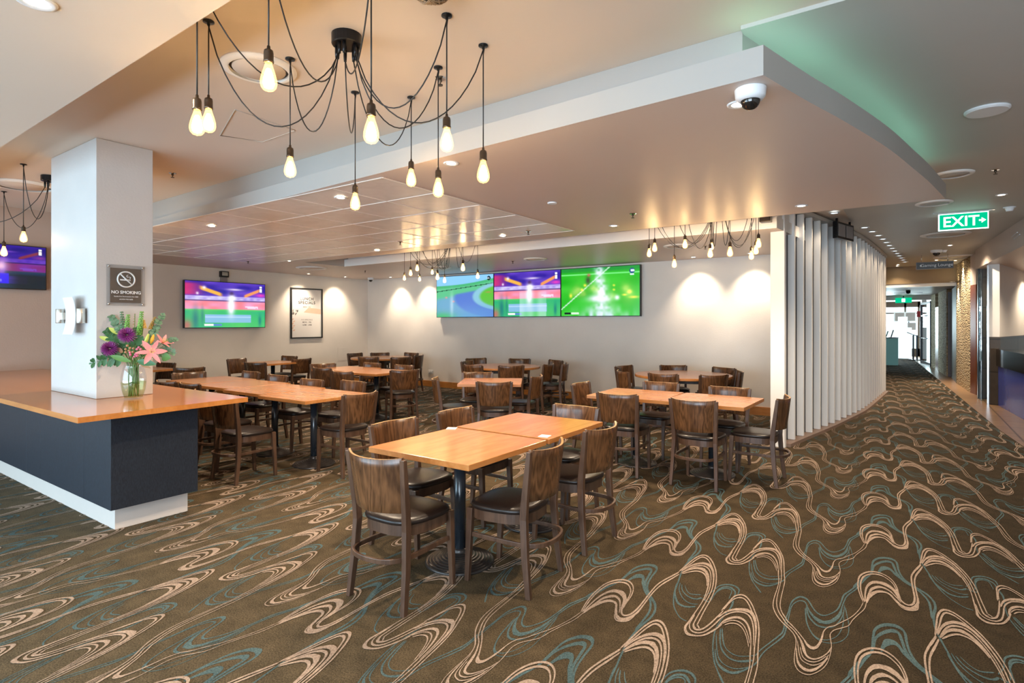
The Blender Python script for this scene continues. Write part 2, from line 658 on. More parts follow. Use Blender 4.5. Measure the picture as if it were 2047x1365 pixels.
struct('floor_tiles', MB().prism([(CARPET_EDGE[0][0] + 1, -3.4)] + [(7.5, -3.4), (7.5, 31.5), (-6, 31.5), (-6, 30.5)] + CARPET_EDGE[::-1], -0.1, -0.002), 'ftile')

# walls
struct('wall_back', MB().box((XL - 0.15, YB, 0), (-0.9, YB + 0.15, CEIL)), 'wall')
struct('wall_left', MB().box((XL - 0.15, 2.95, 0), (XL, YB, CEIL)).box((XL - 0.15, 2.8, 0), (-9.5, 2.95, CEIL)), 'wall')
struct('wall_left_bay', MB().box((-9.5, -3.4, 0), (-9.35, 2.95, CEIL)), 'walltan')
struct('wall_right', MB().box((5.0, -3.4, 0), (5.15, 9.8, CEIL)), 'wall')
# glazed wall behind the camera: sill, head and piers round the openings
g = MB()
g.box((-9.5, -3.5, 0), (5.15, -3.4, 0.3)).box((-9.5, -3.5, 2.6), (5.15, -3.4, CEIL))
for x in (-9.5, -3.2, -2.1, 2.7):
    g.box((x, -3.5, 0.3), (x + (2.45 if x > 2 else 0.2), -3.4, 2.6))
g.box((-3.2, -3.5, 0.3), (-1.9, -3.4, 2.6))
struct('wall_near', g, 'wall')
g = MB()
for x in [-9.3 + i * 1.02 for i in range(7)] + [-1.9 + i * 1.15 for i in range(5)]:
    g.box((x, -3.47, 0.3), (x + 0.04, -3.42, 2.6))
struct('window_1', g, 'blackm')

# skirtings
struct('baseboard_back', MB().box((XL, YB - 0.02, 0), (-0.95, YB, 0.135)), 'skirt')
struct('baseboard_left', MB().box((XL, 2.96, 0), (XL + 0.02, YB - 0.02, 0.135)), 'skirt')

# ceilings
struct('ceiling', MB().box((XL - 0.2, -3.5, CEIL), (5.2, 2.95, CEIL + 0.1)).box((XL - 0.2, 2.95, CEIL), (-0.68, YB + 0.2, CEIL + 0.1)), 'ceil')
struct('ceiling_corridor', MB().box((-0.68, 2.95, 2.95), (7.5, 31.5, CEIL + 0.1)).box((-6, YB + 0.2, 2.95), (-0.68, 31.5, CEIL + 0.1)), 'ceilr')
# lowered soffit over the near bay (edge seen top left)
e0, e1 = P(0, 272, 2.72), P(365, 0, 2.72)
k = (e1.y - e0.y) / (e1.x - e0.x)
struct('ceiling_near_bay', MB().prism([(-9.35, -3.4), (5.0, -3.4), (5.0, e1.y), (-9.35, e0.y + k * (-9.35 - e0.x))], 2.72, CEIL), 'ceil')

# floating box soffit over the dining bay
fl = P(305, 462, LOW)
front = []
curve = [P(x, y, LOW) for x, y in ((1526, 150), (1614, 201.9), (1689, 243), (1774.7, 296), (1826, 337), (1860, 366), (1891, 398.6))]


def crom(pts, seg=6):
    pts = [Vector(p) for p in pts]
    out = []
    n = len(pts)
    for i in range(n - 1):
        p0, p1, p2, p3 = pts[max(i - 1, 0)], pts[i], pts[i + 1], pts[min(i + 2, n - 1)]
        for j in range(seg):
            t = j / seg
            out.append(0.5 * ((2 * p1) + (-p0 + p2) * t + (2 * p0 - 5 * p1 + 4 * p2 - p3) * t * t + (-p0 + 3 * p1 - 3 * p2 + p3) * t ** 3))
    out.append(pts[-1])
    return out


cur = crom(curve, 5)
kf = (fl.y - curve[0].y) / (fl.x - curve[0].x)
lefty = curve[0].y + kf * (XL - curve[0].x)
tip = curve[-1]
YR0 = 6.34
box_poly = [(XL, lefty)] + [(p.x, p.y) for p in cur] + [(tip.x - 0.02, 6.34), (-9.05, YR0), (-9.05, 7.25), (XL, 7.25)]
g = MB().prism(box_poly, LOW, LOW + 0.135, 0, 1)
# flat ceiling between the pendant recess and the back wall
struct('ceiling_back_strip', MB().prism([(XL, 7.251), (-1.25, 7.15), (-1.0, YB), (XL, YB)], LOW, LOW + 0.135, 0, 1), ['soffit', 'white'])
struct('ceiling_floating_soffit', g, ['soffit', 'fascia'])
uc = P(1484, 60, CEIL)
ul = P(306, 405, CEIL)
ku = (ul.y - uc.y) / (ul.x - uc.x)
up = [(XL, uc.y + ku * (XL - uc.x)), (uc.x, uc.y), (uc.x + 0.42, uc.y + 1.6), (-0.1, 5.6), (-0.1, 6.2), (-9.1, 6.2), (-9.1, 7.4), (XL, 7.4)]
struct('ceiling_upstand', MB().prism(up, LOW + 0.137, CEIL - 0.001), 'fascia')
struct('ceiling_upstand_back', MB().prism([(XL, 7.41), (-9.1, 7.41), (-9.1, 7.36), (-1.25, 7.26), (-1.1, YB), (XL, YB)], LOW + 0.137, CEIL - 0.001), 'white')
# recess edge faces are finished down to the soffit
# tiled field let into the soffit
g = MB()
tx0, ty0, tn, tm, tp = -3.20, 2.93, 11, 5, 0.60
tx0 = P(764.6, 354.1, LOW).x
ty0 = P(764.6, 354.1, LOW).y
g.box((tx0 - tn * tp, ty0, LOW - 0.004), (tx0, ty0 + tm * tp, LOW + 0.0), 0)
for i in range(tn + 1):
    x = tx0 - i * tp
    wd = 0.022 if i == 0 else 0.010
    g.box((x - wd / 2, ty0, LOW - 0.007), (x + wd / 2, ty0 + tm * tp, LOW - 0.003), 1)
for j in range(tm + 1):
    y = ty0 + j * tp
    wd = 0.022 if j == 0 else 0.010
    g.box((tx0 - tn * tp, y - wd / 2, LOW - 0.0075), (tx0, y + wd / 2, LOW - 0.003), 1)
struct('ceiling_tiled_field', g, ['tile', 'tbar'])
struct('ceiling_hatch_trim', MB().tube([P(440, 270, CEIL) - Vector((0, 0, .003)), P(470, 218, CEIL) - Vector((0, 0, .003)), P(590, 260, CEIL) - Vector((0, 0, .003)), P(525, 283, CEIL) - Vector((0, 0, .003))], 0.003, 4, closed=True), 'ceil')

# cove lighting lying on top of the floating soffit along its curved side
for i in range(0, len(cur) - 5, 5):
    a_, b_ = cur[i], cur[i + 5]
    d_ = b_ - a_
    n_ = Vector((-d_.y, d_.x, 0)).normalized() * 0.14
    m_ = (a_ + b_) / 2 + n_
    area_light('cove_strip', (m_.x, m_.y, LOW + 0.16), (PI, 0, math.atan2(d_.y, d_.x)), d_.length * 0.95, 0.03, 0.2, (0.35, 1.0, 0.72))
# strands of one repeat of the woven pattern, drawn in five zoomed crops of the floor
ZS = 6.8233
CROPS = {'A': (1200, 1000), 'B': (1400, 1040), 'C': (1500, 1165), 'D': (1660, 1100), 'E': (1300, 1165)}
BEIGE = """
A 575,685,7 620,590,8 680,515,8 760,450,8 850,415,8 940,403,8 1020,413,8 1075,445,8 1097,490,8 1085,545,8 1050,600,7 1025,650,7
A 590,685,7 640,595,8 710,515,8 790,458,8 870,432,8 950,425,8 1020,440,8 1062,480,8 1072,520,8 1055,570,8 1025,630,7
A 600,680,7 680,600,9 760,540,12 850,505,16 930,505,22 1000,535,28 1028,590,28 1010,650,20 1020,695,12 1060,712,10 1120,697,11 1180,652,13 1230,590,11 1290,512,10 1350,447,9 1430,400,9 1500,368,9 1570,335,9
A 605,685,7 700,617,9 780,568,13 860,548,15 920,550,14 968,580,12 985,630,9 990,690,7
A 600,695,8 660,652,14 740,612,18 830,588,14 900,592,12 940,615,14 950,665,18 965,710,20 1010,740,20 1080,738,18 1150,708,16 1200,668,13 1250,602,9 1320,512,9 1400,445,9 1500,392,9 1575,352,8
A 940,700,6 965,745,7 1030,760,7 1110,750,7 1170,705,6
A 1560,335,7 1640,272,8 1720,212,8 1800,182,8 1870,197,8 1930,252,9 1975,332,9 1990,420,9 1980,500,8 1950,580,8 1900,670,8 1860,750,8 1835,800,8 B480,520,8 B505,545,8
A 1590,320,6 1680,264,7 1740,224,7 1800,200,7 1860,216,7 1905,262,7 1945,320,6
A 1590,328,8 1680,282,10 1760,260,11 1840,258,13 1910,285,16 1948,345,16 1960,420,11 1950,500,8 1908,590,8 1850,690,8 1805,770,8 B435,525,8 B460,552,9 B530,552,10 B600,515,10 B680,450,9 B740,395,8
A 1600,338,6 1700,293,7 1780,277,8 1860,288,8 1908,328,9 1930,400,8 1925,490,7 1885,585,7
A 1590,345,8 1680,312,10 1760,300,13 1840,315,17 1888,362,18 1908,430,13 1900,500,8 1868,590,8 1800,690,9 B385,490,13 B353,540,18 B385,588,16 B470,605,9 B560,600,10 B640,570,11 B700,538,9 B740,510,8
A 1600,352,6 1700,331,7 1780,327,8 1850,352,9 1885,402,9 1895,460,7
B 440,430,7 395,510,8 418,560,8 490,582,8 570,570,9 650,520,9 720,460,9
B 480,430,7 440,510,7 470,548,8
B 715,400,8 790,322,8 840,277,8 910,262,8 970,280,8 1030,335,8 1080,410,8 1120,490,9 1138,570,10 1142,660,10 1145,750,9 1150,850,9 1125,960,8 1100,1070,8 1088,1170,9 1112,1260,9 1170,1350,9 C500,520,9 C580,600,9 C660,690,9 C730,780,11 C780,855,20 C840,895,27 C900,885,27 C945,830,24 C975,760,19 C1000,670,12 C1060,612,9 C1150,590,8 C1250,540,8 C1350,490,8 C1430,430,8 C1500,350,8 C1540,270,8
B 740,390,7 780,345,7 835,302,7 900,286,7 960,302,7 1010,352,8 1060,432,8 1100,510,8
B 690,455,8 760,412,10 830,392,13 920,387,16 1010,402,18 1065,440,20 1097,510,17 1108,600,10 1105,700,9 1105,800,9 1078,930,8 1048,1050,8 1042,1160,9 1072,1260,9 1130,1350,9 C500,570,8 C590,650,8 C670,760,12 C710,850,24 C740,950,24 C780,1015,17 C860,1048,14 C950,1030,14 C1020,990,12 C1070,945,13 C1095,895,8
B 680,495,8 750,442,8 850,410,8 950,412,8 1020,442,9 1062,500,10 1085,590,9 1090,690,6
B 700,530,8 760,482,11 840,457,13 920,458,13 990,492,11 1038,560,11 1062,650,8 1065,750,9 1070,850,8 1045,950,8 1008,1060,8 992,1160,9 1010,1240,9 1060,1330,9 C440,550,9 C530,635,9 C590,705,9 C622,780,9 C620,870,8 C605,960,8 C600,1080,8 C630,1170,8 C690,1230,8 C790,1262,8 C880,1240,8 C970,1190,8 C1030,1130,8 C1070,1050,8 C1098,940,9 C1105,850,9 C1088,740,9 C1100,690,9 C1150,650,8 C1250,622,8 C1340,590,9 C1390,520,8 C1460,450,8 C1540,380,9 C1570,330,9 C1580,280,8
B 740,508,5 820,481,6 900,486,6 970,522,6 1020,592,6 1052,670,5
B 765,518,4 830,503,5 900,510,5 960,545,5 1010,612,5 1045,700,4
C 640,790,6 655,900,8 672,1000,8 702,1062,8 762,1103,8 850,1132,9 950,1110,9 1020,1060,9 1068,985,8
C 680,880,7 702,990,8 740,1045,8 800,1078,9 880,1087,9 960,1060,9 1040,1005,9
C 628,890,7 632,1000,13 650,1090,19 700,1160,26 780,1202,26 860,1197,26 930,1160,21 1000,1100,17 1058,1030,13
"""
TEAL = """
A 594,548,10 750,480,9 900,430,7 1000,350,9 1060,302,9 1130,277,9 1210,268,11 1290,280,14 1316,312,12 1275,370,11 1245,430,12 1252,490,12 1310,560,13 1358,612,14 1368,670,14 1330,730,13 1250,790,12 1190,850,12 1130,930,11 1090,1030,12 E380,-10,11 E335,110,12 E318,200,10 E325,330,9 E400,470,8 E500,525,7
A 600,570,10 760,490,8 940,410,6 1020,350,8 1100,320,10 1200,303,12 1258,315,15 1240,365,15 1217,420,14 1228,480,14 1280,550,11 1310,612,13 1308,680,13 1258,750,12 1190,830,12
A 1000,420,7 1060,385,14 1120,366,19 1178,377,19 1192,430,18 1222,490,13 1270,545,8
E 365,0,10 335,130,13 370,265,17 450,318,13 540,330,11 620,322,11
E 410,0,7 392,90,7 430,190,7 500,260,7 580,290,7 650,290,6
E 430,20,8 440,110,8 520,190,9 620,222,11 700,205,14
E 470,30,5 500,110,6 560,155,6 700,165,6
E 700,210,12 800,260,10 870,170,9 930,95,10 1000,60,10 1085,62,11 1135,95,13 1160,140,11 1135,210,14 1120,290,16 1090,350,11 1010,450,8 930,560,8 885,650,10 862,760,11 852,900,11 868,1050,12 885,1120,11 915,1200,9 960,1300,16 1010,1400,12
E 720,180,7 830,130,7 880,90,8 950,40,9 1060,25,10 1160,48,11 1212,100,12 1190,160,8
E 800,230,8 900,130,9 980,85,8 1060,80,7 1110,110,7 1085,190,6 1070,220,5
E 980,620,10 988,760,11 1020,880,8 1100,960,7 1200,1000,7 1340,1002,7 1430,990,8
E 958,620,11 950,760,12 965,880,13 1005,960,12 1080,1030,11 1180,1068,12 1280,1072,17 1400,1060,18
E 900,700,8 905,880,9 930,1020,10 1000,1110,7 1100,1160,7 1200,1175,8 1340,1152,10 1430,1120,9
E 880,900,8 905,1070,14 970,1160,20 1060,1215,20 1150,1230,20 1250,1205,16 1340,1165,13 1450,1090,12 1500,1010,10 1560,935,9 1650,862,10 1760,780,12 1828,705,14 C500,560,10 C530,440,8 C560,330,8 C610,272,8 C680,247,8 C750,270,8 C800,380,10 C870,470,22 C960,530,26 C1060,540,26 C1150,500,30 C1220,430,26 C1250,330,10 C1290,230,12 C1330,170,12 C1450,85,11
E 1430,1000,10 1490,930,10 1560,872,10 1640,812,11 1740,735,12 1810,662,13 C480,500,10 C520,400,11 C547,300,12 C595,230,13 C680,192,13 C760,217,13 C810,272,11 C850,340,10 C910,410,9 C990,447,10 C1080,430,8 C1180,372,13 C1232,280,13 C1272,175,13 C1340,122,12 C1450,45,11
C 762,320,9 790,440,12 850,530,12 930,590,12 1050,612,12 1150,592,11 1220,520,11 1270,420,8 1282,300,8
C 755,380,10 762,500,11 790,600,8 850,700,7 940,768,7 1060,780,6 1180,730,6 1250,620,8 1272,500,8 1260,400,7
C 748,340,8 755,460,8 772,560,8 830,680,6 900,760,6 1000,812,6 1130,825,6 1250,792,7 1330,710,7 1342,580,7 1320,460,7 1292,330,7
"""


def parse(txt):
    out = []
    for line in txt.strip().splitlines():
        c0, rest = line.split(' ', 1)
        pts = []
        for tok in rest.split():
            c_ = c0
            if tok[0] in CROPS:
                c_, tok = tok[0], tok[1:]
            a = tok.split(',')
            ox, oy = CROPS[c_]
            pts.append((ox + float(a[0]) / ZS, oy + float(a[1]) / ZS, float(a[2]) / ZS))
        out.append(pts)
    return out


# lattice of the repeat, measured on the floor
cups = [P(x, y, 0) for x, y in ((1624, 1339), (1649, 1165), (1667.6, 1065), (1680, 995), (1688, 945.5))]
PV1 = (cups[-1] - cups[0]) / 4
PV2 = P(1725.7, 1204.6, 0) - P(1284.3, 1100.4, 0)


def carpet():
    V, Fq, MI = [], [], []
    base = [(-11.43, -3.4)] + CARPET_EDGE + [(-6.0, 30.5), (-6.0, 10.5), (-11.43, 10.5)]
    n = len(base)
    V.append(np.array([(x, y, 0.0) for x, y in base] + [(x, y, -0.1) for x, y in base]))
    polys = [tuple(range(n)), tuple(range(n, 2 * n))[::-1]] + [((i + 1) % n, i, n + i, n + (i + 1) % n) for i in range(n)]
    mats = [0] * len(polys)
    strips = []
    for z, mi, txt in ((0.0012, 2, TEAL), (0.0026, 1, BEIGE)):
        for pts in parse(txt):
            sm = crom([Vector(p) for p in pts], 4)
            L, Rr = [], []
            m = len(sm)
            for i, p in enumerate(sm):
                t = sm[min(i + 1, m - 1)] - sm[max(i - 1, 0)]
                d = math.hypot(t.x, t.y) or 1
                nx, ny = -t.y / d, t.x / d
                wv = max(p.z * (0.80 if mi == 1 else 0.95), 0.7) * (0.9 + 0.25 * mnoise.noise(Vector((p.x * .9, p.y * .9, mi))))
                if i in (0, m - 1): wv *= 0.2
                L.append(P(p.x + nx * wv, p.y + ny * wv, 0))
                Rr.append(P(p.x - nx * wv, p.y - ny * wv, 0))
            strips.append((z, mi, np.array([(a.x, a.y) for a in L]), np.array([(a.x, a.y) for a in Rr])))
    off = 2 * n
    quads = []
    qm = []
    p1 = np.array((PV1.x, PV1.y))
    p2 = np.array((PV2.x, PV2.y))
    for i in range(-9, 36):
        for j in range(-22, 8):
            sh = i * p1 + j * p2
            cxy = np.array((-1.6, 2.6)) + sh
            if cxy[0] < -13 or cxy[0] > 3 or cxy[1] > 31.5 or cxy[1] < -1.6: continue
            zc = -cxy[0] * sn + cxy[1] * cs
            if zc < 0.9: continue
            for sidx, (z, mi, L, Rr) in enumerate(strips):
                a, b = L + sh, Rr + sh
                m = len(a)
                mid = (a + b) / 2
                ex = np.array([edge_x(y) for y in mid[:, 1]])
                ok = (mid[:, 0] < ex - 0.01) & (mid[:, 0] > XL + 0.05) & ((mid[:, 1] < 9.83) | (mid[:, 0] > -1.0)) & (mid[:, 1] < 30.4)
                if not ok.any(): continue
                zz = np.full(m, z + 0.00002 * sidx)
                V.append(np.column_stack([a, zz]))
                V.append(np.column_stack([b, zz]))
                idx = np.nonzero(ok[:-1] & ok[1:])[0]
                q = np.column_stack([off + m + idx, off + m + idx + 1, off + idx + 1, off + idx])
                # keep them facing up
                quads.append(q)
                qm.append(np.full(len(idx), mi))
                off += 2 * m
    V = np.concatenate(V)
    quads = np.concatenate(quads)
    qm = np.concatenate(qm)
    me = bpy.data.meshes.new('floor')
    nl = sum(len(p) for p in polys)
    me.vertices.add(len(V))
    me.vertices.foreach_set('co', V.astype(np.float32).ravel())
    loops = np.concatenate([np.array([i for p in polys for i in p]), quads.ravel()]).astype(np.int32)
    me.loops.add(len(loops))
    me.loops.foreach_set('vertex_index', loops)
    starts = []
    s_ = 0
    for p in polys:
        starts.append(s_)
        s_ += len(p)
    starts = np.concatenate([np.array(starts), s_ + 4 * np.arange(len(quads))]).astype(np.int32)
    me.polygons.add(len(starts))
    me.polygons.foreach_set('loop_start', starts)
    me.polygons.foreach_set('material_index', np.concatenate([np.array(mats), qm]).astype(np.int32))
    me.update(calc_edges=True)
    me.validate()
    for k_ in ('carpet', 'cbeige', 'cteal'): me.materials.append(M[k_])
    o = bpy.data.objects.new('floor', me)
    COL.objects.link(o)
    o['kind'] = 'structure'
    print('carpet quads', len(quads))
    return o


carpet()

# ------------------------------------------------------------------ partition with white fins
FP = [P(x, y, 0) for x, y in ((1573, 892.5), (1611, 876), (1661, 855), (1697.5, 837.6), (1731, 819), (1771, 784.5))]


def path_at(y):
    pts = PATH
    for a, b in zip(pts, pts[1:]):
        if a.y <= y <= b.y:
            t = (y - a.y) / (b.y - a.y)
            return a.lerp(b, t), (b - a).normalized()
    a, b = (pts[0], pts[1]) if y < pts[0].y else (pts[-2], pts[-1])
    d = (b - a).normalized()
    base = pts[0] if y < pts[0].y else pts[-1]
    return base + d * (y - base.y), d


PATH = crom(FP, 6)
PY0 = FP[0].y - 0.02
PY1 = FP[-1].y
ys = [PY0 + (PY1 - PY0) * i / 24 for i in range(25)]


def offpath(y, o):
    p, d = path_at(y)
    return (p.x + d.y * o, p.y - d.x * o)


outer = [offpath(y, -0.085) for y in ys]
inner = [offpath(y, -0.145) for y in ys]
struct('wall_partition', MB().prism(outer + inner[::-1], 0.0, 2.94), 'raw')
struct('trim_1', MB().prism([offpath(y, 0.05) for y in ys] + [offpath(y, -0.08) for y in ys][::-1], 0.0, 0.04), 'fplinth')
struct('trim_2', MB().prism([offpath(y, 0.03) for y in ys] + [offpath(y, -0.08) for y in ys][::-1], 2.90, 2.945), 'ceilr')
finm = MB().box((-0.08, -0.022, 0.042), (0.0, 0.022, 2.898)).build('wall_fin', 'white', bevel=0.004)
p, d = path_at(PY0)
# broad end post
post = MB().box((-0.165, -0.03, 0.0), (0.0, 0.03, 2.898)).build('end_post', 'white', bevel=0.004)
post.location = (p.x, p.y - 0.06, 0)
post.rotation_euler = (0, 0, math.atan2(d.y, d.x) - PI / 2)
tag(post, 'broad white end post of the finned partition beside the dining tables', 'post')
nf = 22
ORD = 'first second third fourth fifth sixth seventh eighth ninth tenth eleventh twelfth thirteenth fourteenth fifteenth sixteenth seventeenth eighteenth nineteenth twentieth twenty-first twenty-second'.split()
for i in range(nf):
    y = PY0 + 0.30 + (PY1 - PY0 - 0.32) * (i / (nf - 1)) ** 1.0
    p, d = path_at(y)
    o = finm if i == 0 else finm.copy()
    if i: COL.objects.link(o)
    o.location = (p.x, p.y, 0)
    o.rotation_euler = (0, 0, math.atan2(d.y, d.x) - PI / 2)
    if i == 0:
        lab = 'tall white vertical fin nearest the broad end post of the partition'
    elif i == nf - 1:
        lab = 'last tall white fin at the corridor end of the curved partition'
    else:
        lab = ORD[i] + ' tall white fin of the curved partition, counted from the broad end post'
    tag(o, lab, 'fin', 'white fins along the curved partition')

# ------------------------------------------------------------------ column and counter
XC0, XC1 = P(102.6, 780.6, .893).x, P(192, 798, .893).x
YC0, YC1 = P(192, 798, .893).y, P(306, 787.3, .893).y
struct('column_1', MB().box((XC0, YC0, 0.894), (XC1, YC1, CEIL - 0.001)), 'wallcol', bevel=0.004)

ct = thing('counter', 'long servery counter with honey timber top and charcoal panels round the white column', 'counter', (-6.9, 2.0, 0))


def sub(mb, dx=6.9, dy=-2.0):
    mb.v = [(x + dx, y + dy, z) for x, y, z in mb.v]
    return mb


tipL, tipR = P(155, 834.8, .893), P(496, 793.8, .893)
sub(MB().prism([(-9.345, tipL.y), (tipL.x, tipL.y), (tipR.x, tipR.y), (-9.345, tipR.y + 0.02)], 0.856, 0.893)).build('countertop', 'ctop', ct, 0.003)
zc = 0.175
pc, pr = P(221, 1021.4, zc), P(391.7, 979, zc)
xs = [-9.34] + [onY(x, 900, pc.y).x for x in (53, 80, 167)] + [pc.x]
sub(MB().box((-9.34, pc.y + 0.02, zc), (pc.x - 0.02, pr.y - 0.002, 0.855))).build('body', 'cpanel', ct)
for a, b in zip(xs, xs[1:]):
    sub(MB().box((a + 0.002, pc.y, zc), (b - 0.002, pc.y + 0.018, 0.85))).build('front_panel', 'cpanel', ct, 0.001)
sub(MB().box((pc.x - 0.018, pc.y + 0.002, zc - 0.001), (pc.x, pr.y, 0.85))).build('end_panel', 'cpanel', ct, 0.001)
pl, pq = P(229.7, 1059, 0), P(375.8, 1021.4, 0)
sub(MB().box((-9.34, pl.y, 0), (pl.x, pq.y, zc - 0.001))).build('plinth', 'plinthw', ct)

# no smoking sign on the column
sy0, sy1, sz0, sz1 = 1.864, 2.144, 1.637, 1.972
ns = thing('no_smoking_sign', 'brown NO SMOKING sign in clear acrylic holder on the white column', 'sign', (XC1, (sy0 + sy1) / 2, (sz0 + sz1) / 2), R(90))
W_, H_ = sy1 - sy0, sz1 - sz0
# local frame: x along +Y of the room, y pointing to -X (into the column), z up
MB().box((-W_ / 2, -0.020, -H_ / 2), (W_ / 2, -0.014, H_ / 2)).build('acrylic_holder', 'acrylic', ns, 0.001)
cw, chh = W_ * 0.40, H_ * 0.42
MB().box((-cw, -0.013, -chh), (cw, -0.010, chh)).build('sign_face', 'signbrown', ns)
for sx in (-1, 1):
    for sz in (-1, 1):
        MB().lathe([(0.0, -0.003), (0.007, -0.003), (0.007, 0.021), (0, 0.021)], (sx * W_ * .44, 0, sz * H_ * .455), 12, ax=(0, -1, 0)).build('standoff', 'chrome', ns)
ring = MB()
rc = Vector((0, -0.0215, H_ * 0.15))
ring.tube([rc + Vector((0.062 * math.cos(t * PI / 20), 0, 0.062 * math.sin(t * PI / 20))) for t in range(40)], 0.0065, 4, closed=True, sect=None)
ring.tube([rc + Vector((-0.043, 0, 0.043)), rc + Vector((0.043, 0, -0.043))], 0.006, 4)
ring.box((rc.x - 0.045, -0.023, rc.z - 0.010), (rc.x + 0.018, -0.0205, rc.z + 0.001))
ring.box((rc.x + 0.022, -0.023, rc.z - 0.010), (rc.x + 0.030, -0.0205, rc.z + 0.001))
ring.tube([rc + Vector((0.026, 0, 0.006)), rc + Vector((0.032, 0, 0.016)), rc + Vector((0.022, 0, 0.022)), rc + Vector((0.006, 0, 0.020)), rc + Vector((0.002, 0, 0.030)), rc + Vector((0.014, 0, 0.037))], 0.0028, 4)
ring.build('no_smoking_symbol', 'paper', ns)
RX = (R(90), 0, 0)
text_mesh('lettering', 'NO SMOKING', 0.034, 'paper', ns, (0, -0.0215, -H_ * 0.17), RX, bold=0.0008)
text_mesh('lettering', 'Smoke-free Environment Act 2000', 0.0125, 'paper', ns, (0, -0.0215, -H_ * 0.27), RX)
text_mesh('lettering', 'penalties may apply', 0.0125, 'paper', ns, (0, -0.0215, -H_ * 0.335), RX)

# curved metal wall light on the near face of the column
a0, a1 = onY(127, 596, YC0), onY(152, 669, YC0)
wl = thing('wall_light', 'curved satin metal wall light with two small cylinders on the white column', 'wall light', ((a0.x + a1.x) / 2, YC0, (a0.z + a1.z) / 2))
ys_ = YC0 - 0.07
x0_, x1_, xc_ = onY(128.5, 633, ys_).x, onY(148, 633, ys_).x, onY(138.5, 633, ys_).x
wl.location.x = xc_
hw, hh = (x1_ - x0_) / 2, abs(a0.z - a1.z) / 2 * 0.97
g = MB()
n_ = 12
vs, fs = [], []
for i in range(n_ + 1):
    t = -1 + 2 * i / n_
    yy = -0.062 - 0.022 * t * t
    vs += [(-hw, yy, t * hh), (hw, yy, t * hh), (hw, yy + 0.004, t * hh), (-hw, yy + 0.004, t * hh)]
for i in range(n_):
    for k_ in range(4):
        fs.append((4 * i + k_, 4 * i + (k_ + 1) % 4, 4 * i + 4 + (k_ + 1) % 4, 4 * i + 4 + k_))
fs += [(3, 2, 1, 0), tuple(4 * n_ + k_ for k_ in range(4))]
g.add(vs, fs, 0, False)
g.build('curved_shade', 'trimw', wl)
MB().box((-0.03, -0.061, -0.035), (0.03, 0.0, 0.035)).build('bracket', 'satin', wl)
for pxc in (120.5, 162):
    xo = onY(pxc, 633, YC0 - 0.035).x - xc_
    MB().lathe([(0, -0.06), (0.030, -0.06), (0.032, -0.056), (0.032, 0.056), (0.030, 0.06), (0, 0.06)], (xo, -0.035, 0), 24).build('lamp_cylinder', 'satin', wl)
    MB().box((min(0, xo), -0.045, -0.03), (max(0, xo), -0.025, 0.03)).build('arm', 'satin', wl)

# ------------------------------------------------------------------ chairs


